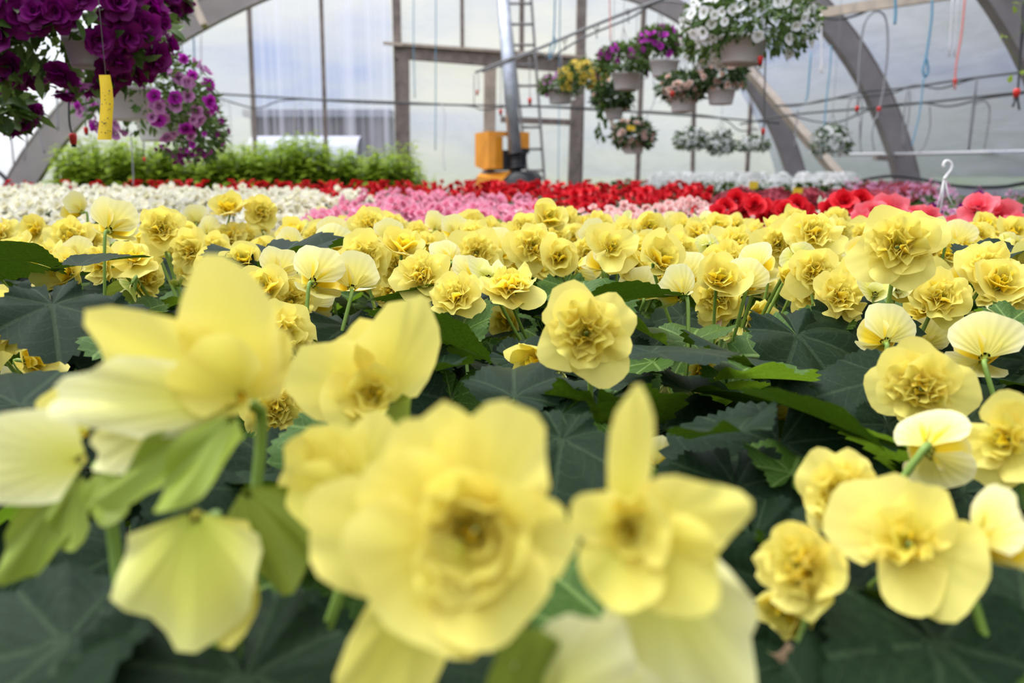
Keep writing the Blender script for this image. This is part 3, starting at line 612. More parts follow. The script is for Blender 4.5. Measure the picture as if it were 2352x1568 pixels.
basket(1406, 225, 6.4, .14, .12, [('rose', M_PE)], 14, M_FOL, 'dark leaved peach begonia basket hanging under the magenta baskets', 12, pot=(1411, 250), potr=.075, down=.6, leafn=650, fs=.9, leafL=.055)
basket(1568, 200, 5.1, .14, .085, [('rose', M_PE)], 24, M_FOL, 'peach begonia basket with a purple bloom left of the other peach basket', 13, pot=(1570, 223), potr=.085, down=.9, leafn=520, fs=.95, leafL=.05)
basket(1657, 172, 5.0, .15, .115, [('rose', M_PE)], 24, M_FOL, 'peach begonia basket hanging below the largest white petunia basket', 14, pot=(1657, 205), potr=.085, down=.6, leafn=640, fs=.85, leafL=.05)
basket(1455, 310, 6.2, .15, .11, [('rose', M_PE)], 30, M_FOL, 'lowest peach begonia basket with a small orange label', 15, pot=(1455, 325), potr=.085, down=.75, leafn=640, fs=1.0, leafL=.05)
basket(1588, 322, 8.0, .16, .11, [('small', M_WP)], 95, M_FOL, 'airy white basket in front of the back wall, left one of the joined pair', 16, down=.7, leafn=560, fs=1.4, leafL=.045)
basket(1655, 330, 8.0, .13, .13, [('small', M_WP)], 80, M_FOL, 'airy white basket in front of the back wall, right one of the joined pair', 17, down=.7, leafn=480, fs=1.4, leafL=.045)
basket(1730, 333, 8.3, .17, .08, [('small', M_WP)], 70, M_FOL, 'flat airy white basket between the joined pair and the right arch', 18, down=.7, leafn=450, fs=1.4, leafL=.04)
basket(1908, 327, 7.2, .17, .14, [('small', M_WP)], 95, M_FOL, 'round airy white basket hanging alone between the two right arches', 19, down=.7, leafn=600, fs=1.4, leafL=.04)
for k, (x, y, l) in enumerate([(1338, 300, 1), (1375, 262, 2)]):
    pass
# trailing tendril below the dark leaved basket
mb = MB(); rr = random.Random(5); P0 = at(1376, 245, 6.3)
for k in range(22):
    small_leaf(mb, frame(at(1376 + rr.uniform(-6, 14), 245 + k * 4, 6.3) - P0, (rr.gauss(0, 1), -1, rr.gauss(0, 1))), .05, .035, 0)
tag(obj('trailing_vine', mb, M_FOLG, None, Matrix.Translation(P0)), 'thin leafy tendril trailing under the dark leaved peach basket', 'vine')
mb = MB(); P0 = at(2330, 120, 4.2)
for x, y in [(2330, 30), (2343, 10), (2313, 87), (2296, 93), (2348, 172), (2320, 190)]:
    small_leaf(mb, frame(at(x, y, 4.2) - P0, (rr.gauss(0, 1), -1, rr.gauss(0, 1))), .04, .03, 0)
mb.tube([at(2360, -10, 4.2) - P0, at(2340, 20, 4.2) - P0, at(2352, 70, 4.2) - P0, at(2310, 95, 4.2) - P0, at(2352, 170, 4.2) - P0], .0012, 0, 4)
tag(obj('trailing_vine', mb, M_LUSH, None, Matrix.Translation(P0)), 'sparse light green vine leaves at the upper right edge', 'vine')

# yellow sticky strip, hanging from the corner basket
P_ = at(243, 172, 1.52); mb_ = MB(); mb_.tube([(0, 0, 0), (.0, .0, .5)], .0008, 0, 4)
st = empty('sticky_trap', tuple(at(243, 175, 1.52)), 'curled yellow sticky insect strip with dark specks below the purple petunias', 'insect trap')
o0 = st.location; mb = MB(); vs = []; fs = []; prof = [(240, 172, 26), (244, 200, 28), (246, 235, 30), (243, 280, 31), (240, 321, 33)]
for i, (x, y, w) in enumerate(prof):
    for j in range(5): vs.append(at(x - w / 2 + w * j / 4, y, 1.52 - 0.006 * math.sin(j * PI / 4)) - o0)
for i in range(4):
    for j in range(4): p = i * 5 + j; fs.append((p, p + 1, p + 6, p + 5))
mb.add(vs, fs); obj('strip', mb, M_YT, st); obj('string', mb_, M_TB, st)
mb = MB()
for k in range(26):
    x = 243 + rr.uniform(-11, 11); y = rr.uniform(205, 305)
    mb.lathe([(0.0, .0006), (rr.uniform(.0006, .0016), 0)], 0, 6, Matrix.Translation(at(x, y, 1.512) - o0) @ Matrix.Rotation(PI / 2, 4, 'X'))
obj('insect_specks', mb, M_INK, st)
# labels on stakes
def stake(px, py, d, w, h, m, label, rot=0.0, stick=True):
    c = at(px, py, d); e = empty('plant_label', (c.x, c.y, c.z - h / 2), label, 'plant label'); mb = MB()
    mb.box((0, 0, h / 2), (w / 2, .0015, h / 2), 0, Matrix.Rotation(rot, 4, 'Y')); obj('card', mb, m, e)
    if stick: mb = MB(); mb.box((0, .003, -.08), (.006, .0015, .09)); obj('stake', mb, m, e)
stake(1370, 433, 6, .05, .07, M_LTAG, 'pale yellow tilted card among the red flowers', .25)
stake(1731, 425, 6.5, .07, .055, M_YTAG, 'small yellow stake label in front of the white flowers', 0)
stake(1831, 441, 5.5, .065, .055, M_YTAG, 'round cornered yellow stake label right of the other yellow label', .1)
stake(1449, 294, 6.0, .06, .035, M_YTAG, 'small orange yellow label stuck in the lowest peach basket', .1, False)
stake(1640, 134, 4.85, .07, .02, M_YTAG, 'yellow label stuck in the top of the peach basket under the white petunias', .05, False)
# white hanger of a pot standing among the flowers on the right
e = empty('basket_hanger', tuple(at(2172, 500, 2.3)), 'white plastic hanger hook standing up out of the flowers on the right', 'hanger')
o0 = e.location; dd = 2.3
mb = MB(); mb.tube([p - o0 for p in smooth_line([at(x, y, dd) for x, y in [(2168, 384), (2167, 378), (2171, 371), (2179, 370), (2186, 378), (2184, 390), (2175, 402), (2168, 412)]], 5)], 0.0042, 0, 8); obj('hook', mb, M_WPL, e)
for q in ([(2168, 410), (2161, 445), (2152, 480)], [(2168, 410), (2165, 450), (2156, 510)], [(2170, 410), (2178, 450), (2190, 475)]):
    mb = MB(); mb.tube([at(x, y, dd) - o0 for x, y in q], 0.0018, 0, 6); obj('arm', mb, M_WPL, e)
# ---------------------------------------------------------------- the flower blocks behind the yellow begonias
def bushy(rng, h, r, n, L, W_=0.8):
    mb = MB()
    for _ in range(n):
        a = rng.uniform(0, 2 * PI); q = math.sqrt(rng.random()) * r; z = h * (1 - 0.35 * (q / r) ** 2) * rng.uniform(.72, 1.0)
        d = Vector((math.cos(a), math.sin(a), rng.uniform(-.2, .7))).normalized()
        small_leaf(mb, frame((q * math.cos(a), q * math.sin(a), z), Vector((0, 0, 1)) + Vector((rng.gauss(0, .4), rng.gauss(0, .4), 0)), d), L * rng.uniform(.7, 1.2), L * W_, 0, rng.uniform(0, .5), 3)
    for k in range(5):
        a = 2 * PI * k / 5; mb.tube([(0, 0, .08), (r * .5 * math.cos(a), r * .5 * math.sin(a), h * .8)], .004, 0, 4)
    return mb
potmb = MB(); potmb.lathe([(0.001, 0), (.045, 0), (.062, .105), (.066, .105), (.066, .115), (.058, .115), (.055, .09), (.001, .09)], 0, 14)
POT = potmb.mesh('pot', M_POT)
FOL = [bushy(random.Random(40 + i), .34, .135, 70, .085).mesh('foliage', M_FOL) for i in range(4)]
FOLM = [bushy(random.Random(140 + i), .34, .14, 90, .06, .5).mesh('foliage', M_FOLG) for i in range(3)]
def blossoms_mesh(m, kind, n, r, h, fs, seed, up=.6):   # the far plants' blooms, too small to tell apart
    rng = random.Random(seed); mb = MB()
    tmp = petal_set(kind, rng)
    for _ in range(n):
        a = rng.uniform(0, 2 * PI); q = math.sqrt(rng.random()) * r; z = h * (1 - .25 * (q / r) ** 2) + rng.uniform(-.03, .02)
        f = Vector((math.cos(a) * q / r * .8, math.sin(a) * q / r * .8 - .45, up + rng.gauss(0, .2)))
        M = frame((q * math.cos(a), q * math.sin(a), z), f, None, fs * rng.uniform(.75, 1.15)); mb.add([M @ Vector(v) for v in tmp.v], tmp.f, 0, tmp.t, tmp.uv)
    return mb.mesh('blossoms', m)
SPECIES = {
 'white': (M_WH, 'bell', 26, .9, 'cream white begonia', 'white begonia plants at the left behind the yellow ones', .395),
 'pink': (M_PK, 'bell', 30, .85, 'pink begonia', 'pink begonia plants in the middle behind the yellow ones', .375),
 'pale': (M_PP, 'bell', 34, .75, 'pale pink begonia', 'pale pink begonia plants right of the pink ones', .375),
 'red': (M_RD, 'rose', 8, .95, 'deep red double begonia', 'red begonia plants in the far row', .41),
 'redn': (M_RD, 'rose', 8, 1.0, 'red double begonia', 'red begonia plants between the pale pink ones and the mixed bed', .42),
 'wine': (M_DR, 'small', 42, 1.3, 'wine red bedding plant', 'wine red bedding plants at the far right', .36),
 'mixed': (M_SP, 'small', 3, 1.1, 'green bedding plant', 'green bedding plants at the right wall', .36),
 'sutera': (M_WP, 'small', 75, .75, 'white bedding plant', 'white bedding plants in front of the back wall at the right', .475),
}
BM = {k: [blossoms_mesh(v[0], v[1], v[2], .125, v[6], v[3], 90 + i * 7 + hash_(k)) for i in range(3)] for k, v in SPECIES.items()}
POLY = {
 'white': [(-400, 424), (0, 424), (250, 428), (600, 432), (820, 436), (830, 442), (735, 470), (700, 500), (640, 520), (-400, 560)],
 'pink': [(835, 441), (980, 442), (1150, 448), (1225, 462), (1240, 500), (1230, 560), (640, 560), (700, 500), (740, 470)],
 'pale': [(1235, 476), (1300, 478), (1440, 468), (1560, 458), (1640, 462), (1690, 478), (1760, 500), (1800, 560), (1230, 560), (1242, 500)],
 'red': [(-400, 412), (165, 412), (1560, 418), (1640, 428), (1640, 455), (1560, 456), (1440, 466), (1300, 476), (1235, 474), (1225, 460), (1150, 446), (980, 440), (830, 434), (250, 426), (0, 420), (-400, 420)],
 'redn': [(1650, 459), (1740, 455), (1860, 462), (2010, 458), (2020, 500), (1900, 505), (1760, 498), (1700, 478)],
 'sutera': [(1500, 380), (1960, 380), (1960, 399.5), (1500, 399.5)],
 'wine': [(1640, 424), (1950, 414), (2130, 416), (2130, 436), (2000, 446), (1870, 456), (1740, 452), (1640, 450)],
 'mixed': [(1740, 452), (1870, 456), (2000, 446), (2130, 430), (2900, 420), (2900, 520), (2020, 500), (2010, 456), (1860, 461)],
}
def inside(p, poly):
    x, y = p; r = False; n = len(poly)
    for i in range(n):
        (x1, y1), (x2, y2) = poly[i], poly[(i + 1) % n]
        if (y1 > y) != (y2 > y) and x < (x2 - x1) * (y - y1) / (y2 - y1) + x1: r = not r
    return r
BLK = dict(white='cream block left behind the yellow ones', pink='pink block before the orange machine', pale='pale block behind the yellow begonias', red='red strip before the end wall', redn='red group left of the coral begonias',
    wine='dark red bed at the right wall', mixed='green bed at the right wall', sutera='white bed at the foot of the end wall')
rb = random.Random(11); cnt = {}
v = 1.8; row = 0
while v < 12.4:
    sp = .215 if v < 4 else .26
    u = -6.0
    while u < 6.4:
        uu = u + (row % 2) * sp / 2 + rb.uniform(-.03, .03); vv = v + rb.uniform(-.03, .03); p = G(uu, vv, 0); u += sp
        if p.y < 1.93 or not (UC - AL + .4 < uu < UC + AR - .25): continue
        for kind in ('sutera', 'redn', 'wine', 'mixed', 'white', 'pink', 'pale', 'red'):
            h = SPECIES[kind][6]; px, py, d = proj((p.x, p.y, h))
            if -260 < px < 2600 and inside((px, py), POLY[kind]): break
        else: continue
        if kind == 'redn': continue
        if kind == 'red' and d > 7.4: continue
        if px < -60 or px > 2410: continue
        m, fk, n, fs, lab, grp, h = SPECIES[kind]
        cnt[kind] = cnt.get(kind, 0) + 1
        if cnt[kind] > 150: continue
        side = 'front' if d < 2.8 else ('middle' if d < 4.5 else 'far side')
        e = empty('begonia_plant' if kind in ('white', 'pink', 'pale', 'red', 'redn') else 'bedding_plant', tuple(p), '%s, %s of the %s' % (lab, side, BLK[kind]), 'potted flower', grp + ', ' + side, rb.uniform(0, 6.28) if d > 3.4 else 0)
        if d < 4: link('pot', POT, e)
        link('foliage', rb.choice(FOLM if kind in ('mixed', 'wine') else FOL), e, Matrix.Scale(h / .40, 4))
        if d < 3.3 and kind in ('white', 'pink', 'pale', 'redn'):
            for _ in range(n if kind != 'redn' else 9):
                a = rb.uniform(0, 2 * PI); q = math.sqrt(rb.random()) * .125; z = h * (1 - .25 * (q / .125) ** 2) + rb.uniform(-.05, .02)
                f = Vector((math.cos(a) * q * 6, math.sin(a) * q * 6 - .5, .6 + rb.gauss(0, .2)))
                link('flower', rb.choice(fmeshes(fk, m)), e, frame((q * math.cos(a), q * math.sin(a), z), f, None, fs * rb.uniform(.75, 1.15)))
        else: link('blossoms', rb.choice(BM[kind]), e)
    v += sp; row += 1
print('blocks', cnt)
# a few whiter heads low at the left where the white block thins out are part of it; coral begonias at the right
def coral(px, py, d, n, seed, spots, CORAL=None):
    CORAL = CORAL or globals()['CORAL']
    rng = random.Random(seed); c = at(px, py, d); e = empty('begonia_plant', (c.x, c.y, 0), '', 'potted flower')
    link('pot', POT, e); link('foliage', FOL[seed % 4], e)
    for (fx, fy, s) in spots:
        p = at(fx, fy, d + rng.uniform(-.05, .05)) - Vector((c.x, c.y, 0)); me = CORAL[rng.randrange(3)]
        fo = link('flower', me, e, frame(p, (rng.uniform(-.6, .6), -1, rng.uniform(.2, 1.1)), None, s))
    return e
CORAL = [blossom([(4, .040, .046, 84, .15, .08, 0, .3, 1), (5, .030, .034, 60, .25, .12, .003, .15, .9), (5, .02, .024, 36, .3, .12, .005, 0, .7)], random.Random(70 + i), 8, 5).mesh('flower', M_CO) for i in range(3)]
for args, lab in (((2040, 520, 1.95, 0, 1, [(1998, 496, 1.1), (2035, 490, 1.25), (2060, 508, 1.0), (1978, 512, .9), (2010, 522, .9)]), 'coral red double begonia left of the white hanger hook'),
                  ((2110, 530, 2.0, 0, 2, [(2098, 500, 1.0), (2128, 503, .9), (2112, 525, .9), (2148, 512, .8), (2180, 525, .9)]), 'coral begonia just behind the tall yellow bloom near the hanger hook'),
                  ((2260, 520, 1.9, 0, 3, [(2245, 482, 1.1), (2290, 500, 1.2), (2310, 520, 1.1), (2225, 512, .7), (2270, 535, .9)]), 'tallest coral begonia at the right beside the purple petunias'),
                  ((2335, 545, 1.7, 0, 4, [(2300, 545, 1.0), (2340, 520, .9), (2350, 560, 1.0), (2330, 545, 1.0), (2220, 545, .7), (2190, 530, .8)]), 'coral begonia cut by the right edge of the picture')):
    coral(*args)['label'] = lab
RM = fmeshes('rose', M_RD)
for args, lab in (((1690, 480, 2.35, 0, 1, [(1665, 478, 1.3), (1690, 462, 1.4), (1720, 468, 1.4), (1650, 490, 1.1), (1705, 482, 1.2), (1735, 473, 1.3)]), 'red double begonia touching the right end of the pale pink block'),
                  ((1765, 485, 2.4, 0, 2, [(1757, 472, 1.0), (1768, 492, 1.1), (1748, 500, .9), (1780, 500, .8)]), 'red begonia with few small blooms between two fuller red ones'),
                  ((1825, 485, 2.3, 0, 3, [(1805, 485, 1.3), (1830, 474, 1.4), (1845, 492, 1.5), (1815, 500, 1.1), (1790, 478, 1.0)]), 'red double begonia below the yellow stake labels'),
                  ((1925, 480, 2.3, 0, 4, [(1900, 486, 1.3), (1935, 466, 1.6), (1975, 462, 1.5), (1950, 490, 1.6), (1915, 475, 1.2), (1925, 496, 1.2)]), 'red double begonia left of the coral begonias, with the largest red blooms')):
    coral(*args, CORAL=RM)['label'] = lab
c = at(2250, 470, 2.9); e = empty('petunia_plant', (c.x, c.y, 0), 'purple petunia plant behind the coral begonias at the right', 'potted flower'); link('foliage', FOL[1], e)
for x, y, s in ((2250, 462, 1.3), (2228, 472, 1.0), (2215, 480, .9), (2142, 478, .7), (2155, 490, .6)):
    link('flower', fmeshes('double', M_PU)[0], e, frame(at(x, y, 2.9) - Vector((c.x, c.y, 0)), (0.1, -1, .4), None, s))
c = at(1890, 468, 3.2); e = empty('bedding_plant', (c.x, c.y, 0), 'pale bluish white flower spike rising between the red begonias', 'potted flower'); mb = MB(); rr = random.Random(9)
for k in range(16): small_leaf(mb, frame(Vector((rr.gauss(0, .012), rr.gauss(0, .01), .29 + k * .006)), (rr.gauss(0, 1), -1, rr.gauss(0, 1))), .03, .02)
obj('flower_spike', mb, M_WP, e); link('foliage', FOL[2], e, Matrix.Scale(.7, 4))
# taller soft pink bedding plants in front of the black hose
for k in range(12):
    px = 1900 + k * 22 + rb.uniform(-8, 8); c = at(px, 440, 6.6 - k * .05); e = empty('bedding_plant', (c.x, c.y, 0), 'soft pink feathery bedding plant in front of the black hose on the right', 'potted flower', 'soft pink plants by the black hose', rb.uniform(0, 6))
    link('foliage', FOL[k % 4], e); link('blossoms', blossoms_mesh(M_SP if k % 3 else M_DR, 'small', 26, .16, .39 + .02 * (k % 3), 1.1, 300 + k), e)

# ---------------------------------------------------------------- tall bright green plants at the left
def lush_plant(rng, h, r):
    mb = MB()
    for s in range(9):
        a = rng.uniform(0, 6.28); q = math.sqrt(rng.random()) * r; x, y = q * math.cos(a), q * math.sin(a); hh = h * rng.uniform(.75, 1.02); lean = Vector((rng.gauss(0, .07), rng.gauss(0, .07), 1))
        mb.tube([Vector((x, y, .05)), Vector((x, y, .05)) + lean * (hh - .05)], [.006, .003], 0, 4)
        for k in range(22):
            z = .12 + (hh - .12) * (k / 21) ** .8; th = k * 2.4 + a; L = .15 * (1.05 - .6 * k / 21) * rng.uniform(.8, 1.2)
            d = Vector((math.cos(th), math.sin(th), .35 + .8 * k / 21)).normalized(); p = Vector((x, y, .05)) + lean * (z - .05)
            small_leaf(mb, frame(p, Vector((-d.x * d.z, -d.y * d.z, 1)), d), L, L * .72, 0, .7, 3)
    return mb.mesh('stems_and_leaves', M_LUSH)
LUSH = [lush_plant(random.Random(60 + i), .8, .17) for i in range(5)]
k = 0
for vr, d in ((0, 8.3), (1, 8.65), (2, 9.0)):
    x = 150 + vr * 20
    while x < 950:
        c = at(x, 420, d); c.z = 0; k += 1
        hp = 330 + 14 * math.sin(x / 60.0) + rb.uniform(-12, 16) + (18 if x > 900 else 0)
        hz_ = at(x, hp, d).z
        e = empty('leafy_plant', tuple(c), 'tall bright green leafy plant in the clump before the end wall, behind the red flowers', 'leafy plant', 'tall green plants at the left end', rb.uniform(0, 6))
        link('stems_and_leaves', LUSH[k % 5], e, Matrix.Diagonal((1.15, 1.15, hz_ / .8, 1)))
        x += 52
c = at(985, 425, 9.5); c.z = 0
e = empty('leafy_plant', tuple(c), 'small separate green plant at the right end of the green clump', 'leafy plant'); link('stems_and_leaves', LUSH[0], e, Matrix.Diagonal((.5, .5, .58, 1)))
for k, (px, d) in enumerate([(1395, 9), (1430, 9), (1465, 8.8), (1500, 8.8), (1525, 8.6), (1545, 8.3)]):
    c = at(px, 425, d); c.z = 0; e = empty('leafy_plant', tuple(c), 'grey green low plant at the foot of the end wall, right of the ladder', 'leafy plant', 'low grey green plants by the end wall', k * 1.1)
    link('foliage', FOL[k % 4], e, Matrix.Diagonal((1.2, 1.2, 1.12 + .05 * (k % 3), 1)))
    if k > 2: link('blossoms', BM['sutera'][0], e, Matrix.Scale(.85, 4))
# ---------------------------------------------------------------- yellow begonias
YM = {}
def ylayers(k, i):
    if k == 'D':      # full double bloom
        return [(4, .037, .044, 86, .14, .07, 0, .5, 1), (5, .033, .036, 70, .22, .13, .002, .25, 1), (6, .027, .026, 54, .3, .19, .004, .1, .9), (6, .021, .020, 38, .38, .24, .005, 0, .85), (5, .015, .015, 20, .4, .28, .006, 0, .85)]
    if k == 'S':      # half open cup
        return [(4, .036, .048, 56, .3, .05, 0, .4, 1), (4, .030, .034, 40, .3, .08, .002, .15, .85), (5, .022, .024, 26, .35, .14, .004, 0, .7), (3, .015, .016, 12, .4, .16, .005, 0, .7)]
    if k == 'O':      # flat open, few petals
        return [(2, .042, .056, 80, .12, .04, 0, .4, 1), (3, .034, .036, 72, .2, .08, .001, .3, .95), (5, .022, .024, 45, .3, .15, .003, 0, .8), (4, .014, .016, 20, .3, .15, .005, 0, .7)]
def ymesh(k, i):
    if (k, i) in YM: return YM[(k, i)]
    rng = random.Random(500 + i * 17 + ord(k))
    if k in 'DSO': mb = blossom(ylayers(k, i), rng, 16, 7)
    elif k == 'B':    # seen from outside: two broad smooth petals and a few inside
        mb = MB()
        for j, (ang, tau, L, Wd) in enumerate([(PI / 2, 60, .042, .058), (-PI / 2, 62, .040, .054), (0.2, 48, .034, .040), (PI + .2, 50, .034, .038)]):
            petal(mb, pet_mat(ang + rng.uniform(-.2, .2), math.radians(tau + rng.uniform(-8, 8))), L, Wd, .28, .1, .025, 14, 8, 1 if j < 2 else 0, .1, 1, 0, rng)
        for t in range(5): petal(mb, pet_mat(rng.uniform(0, 6.3), math.radians(rng.uniform(15, 40)), .002, .004), .024, .026, .3, 0, .12, 8, 5, 0, 0, .75, 0, rng)
    else:             # closed bud: two clam-like petals
        mb = MB()
        for ang in (0.3, PI + .3): petal(mb, pet_mat(ang, math.radians(24 + rng.uniform(-4, 10)), .001), .034, .034, .32, -.35, .02, 10, 6, 1 if k == 'C' else 2, .1, .9, 0, rng)
        petal(mb, pet_mat(2, math.radians(8), .001), .028, .018, .2, 0, .05, 8, 5, 1, .3, .9, 0, rng)
        if i % 2: petal(mb, pet_mat(-.9, math.radians(50), .0), .014, .014, .4, 0, .05, 6, 4, 3, 0, 1, 0, rng)
    YM[(k, i)] = mb.mesh('flower', [M_Y, M_YP, M_GB, M_PB]); return YM[(k, i)]
SIZE = {'D': .070, 'S': .062, 'O': .072, 'B': .066, 'C': .036, 'G': .034}
# pixel x, pixel y, pixel width, kind, facing (degrees right of the camera), elevation, depth override
CAT = [
 (175,482,80,'B',-120,30),(258,518,120,'B',150,35),(160,540,100,'D',-10,35),(305,585,120,'O',20,60),(340,635,112,'D',50,5),(145,622,118,'S',-50,30),(372,525,110,'D',10,20),(425,548,85,'S',40,15),
 (525,476,85,'S',0,50),(600,486,82,'D',10,20),(562,545,80,'D',20,30),(635,566,68,'B',170,30),(440,618,90,'S',-20,25),(38,545,70,'B',180,35),(85,562,60,'S',-40,20),(235,545,44,'C',60,20),(215,575,30,'G',-10,60),(455,505,70,'B',160,40),(255,585,44,'G',50,-10),
 (10,745,175,'D',45,10),(78,822,120,'S',60,15),(60,885,110,'B',170,40),(175,965,110,'D',0,15),(170,785,70,'G',60,-20),(290,665,60,'G',-40,-30),
 (672,690,130,'D',20,10),(725,700,95,'B',150,10),(655,770,160,'D',30,20),(640,940,150,'D',20,10),(700,640,50,'C',20,20),(600,870,90,'B',160,10),
 (765,597,84,'D',10,15),(788,525,66,'D',0,30),(738,500,48,'B',180,30),(850,512,88,'D',10,35),(865,556,58,'B',180,30),(928,562,115,'S',20,60),(905,522,72,'D',20,20),(962,538,78,'D',20,40),(988,605,42,'C',20,40),(835,662,58,'S',-10,10),(905,662,112,'D',15,35),(1030,632,60,'B',170,40),
 (1095,580,112,'D',5,12),(1040,560,64,'B',150,20),(1080,516,72,'S',-10,30),(1108,515,50,'B',160,30),(1175,602,34,'C',0,60),(1205,528,92,'D',0,30),(1225,564,112,'D',5,25),(1262,500,84,'S',10,40),(1300,506,70,'D',20,20),(1348,518,62,'S',10,50),(1318,546,78,'D',0,25),(1405,566,124,'O',15,25),(1245,606,84,'S',20,10),(1296,562,54,'B',170,40),(1338,622,100,'B',120,-15),
 (1172,648,140,'D',0,68),(1085,680,74,'S',-30,20),(1158,738,92,'S',-35,-5),(1345,765,205,'D',-5,14),(1228,832,125,'S',-40,-12),(1285,880,80,'G',10,-70),(1525,632,112,'D',5,12),(1478,664,112,'B',180,45),
 (1442,536,86,'D',10,30),(1490,522,80,'S',20,20),(1535,545,74,'D',30,20),(1575,520,84,'O',10,30),(1612,502,34,'C',10,60),(1648,520,74,'S',0,40),(1662,496,48,'B',170,50),(1693,520,70,'D',30,30),(1600,606,90,'S',-20,20),(1672,602,120,'D',0,25),(1730,566,66,'D',20,20),(1780,590,74,'B',170,25),
 (1650,684,128,'D',-5,14),(1748,642,78,'D',-10,15),(1786,692,70,'D',10,5),(1738,726,84,'S',40,-5),(1868,668,122,'D',15,10),(1805,520,64,'S',0,30),(1822,610,62,'D',0,20),(1870,530,118,'D',5,45),(1915,602,104,'B',180,40),(1920,516,38,'S',0,50),(1985,541,86,'D',0,20),(1700,768,56,'C',-10,-50),(1735,762,60,'S',20,-40),
 (2062,562,178,'D',0,20),(2078,500,60,'B',100,50),(2108,642,104,'S',20,15),(2135,530,54,'B',170,40),(2195,552,90,'B',180,35),(2228,592,64,'B',160,20),(2268,520,76,'S',40,40),(2160,606,84,'B',80,10),(2172,632,66,'S',10,10),(2270,668,80,'S',-10,20),(2330,668,92,'D',-10,30),(2130,706,112,'D',0,45),(2240,728,66,'B',150,0),(2296,735,78,'B',150,-10),(2345,745,80,'S',-20,10),(2170,648,60,'G',60,0),(1990,700,44,'G',-30,20),
 (2030,775,140,'B',190,20),(1962,806,110,'B',175,60),(2120,785,110,'B',170,30),(1850,852,112,'S',-50,20),(1612,856,108,'S',30,0),(1795,976,104,'S',20,10),(1562,732,48,'S',-40,0),(1530,900,60,'G',10,-80),(1570,900,60,'G',30,-80),(1930,862,60,'G',0,20),
 (2112,892,205,'D',-10,10),(2262,808,170,'B',185,25),(2300,1010,210,'O',-20,10),(2140,1030,190,'B',165,-10),(1930,1130,190,'D',-5,25),(1835,1300,220,'D',-40,20),(1810,1400,180,'S',-20,-20),(2080,1240,290,'O',-10,35),(2290,1240,220,'B',120,20),(1510,1055,120,'B',180,50),(1390,1075,60,'C',-60,10),
 (850,570,34,'G',-30,20),(940,590,40,'G',20,-20),(1370,640,40,'G',20,-10),(1140,520,28,'G',40,50),(2020,650,46,'G',-30,20),(1790,780,44,'G',-10,-60),(1460,575,40,'G',20,0),(640,600,60,'G',20,-30),(800,620,38,'G',0,-30),
]
def pdist(a, b): return (a[0] - b[0]) ** 2 + (a[1] - b[1]) ** 2
# plants stand in offset rows
PL = []
ry = random.Random(21); yv = .30; row = 0
while yv < 1.8:
    sp = .205; u = -2.6
    while u < 2.6:
        x = u + (row % 2) * sp / 2 + ry.uniform(-.015, .015); y = yv + ry.uniform(-.015, .015); u += sp
        px, py, d = proj((x, y, .36))
        if d < .2 or not (-350 < px < 2700): continue
        if px > 1930 and y > 1.55: continue
        PL.append(dict(p=Vector((x, y, 0)), fl=[], lab=None))
    yv += .185; row += 1
def nearest(p): return min(PL, key=lambda q: pdist(q['p'], p))
jobs = []
for i, c in enumerate(CAT):
    px, py, w, k, az, el = c[:6]; s = SIZE[k]; d = s * F / w; sc = 1.0
    z = at(px, py, d).z
    lim = (.34, .43) if k != 'G' else (.30, .43)
    # keep blooms at the height of the canopy: change their size a little rather than let them fly or sink
    if py > 440 and not (lim[0] < z < lim[1]) and d < 2.3:
        zt = min(max(z, lim[0]), lim[1]); zt2 = (CAMZ - zt); dd = zt2 / max(.02, (CAMZ - z)) * d; dd = min(max(dd, d * (.84 if py < 1000 else .6)), d * 1.2); sc = dd / d; d = dd
    p = at(px, py, d); a = math.radians(az); e = math.radians(el); v = ray(px, py).normalized()
    base = Vector((-v.x, -v.y, 0)).normalized(); f = (Matrix.Rotation(a, 3, 'Z') @ base) * math.cos(e) + Vector((0, 0, math.sin(e)))
    jobs.append((p, f, k, sc, i))
# more blooms where the block runs together in the distance
rf = random.Random(77); occ = [(c[0], c[1], c[2]) for c in CAT]
tries = 0; extra = 0
while extra < 115 and tries < 5000:
    tries += 1; y = rf.uniform(.88, 1.8); z = rf.uniform(.365, .40); x = rf.uniform(-.66, .66) * y; px, py, d = proj((x, y, z))
    if not (-30 < px < 2380) or (px > 1960 and y > 1.5): continue
    if y < 1.1 and not (560 < px < 1120 or px > 1500): continue
    if px < 700 and (py < 525 or rf.random() < .6): continue
    if 840 < px < 1230 and py < 520: continue
    if any((px - a) ** 2 + ((py - b) * 1.3) ** 2 < (.42 * c_) ** 2 for a, b, c_ in occ): continue
    k = rf.choice('DDDSSBBC'); w = SIZE[k] * F / d; occ.append((px, py, w))
    f = Vector((rf.uniform(-.7, .7), -1, rf.uniform(0, 1.1))).normalized()
    if k == 'B': f = Vector((rf.uniform(-.7, .7), .8, rf.uniform(.2, 1))).normalized()
    jobs.append((Vector((x, y, z)), f, k, rf.uniform(.8, 1.0), 200 + extra)); extra += 1
for j in jobs:
    q = nearest(j[0] + Vector((0, .03, 0))); q['fl'].append(j)

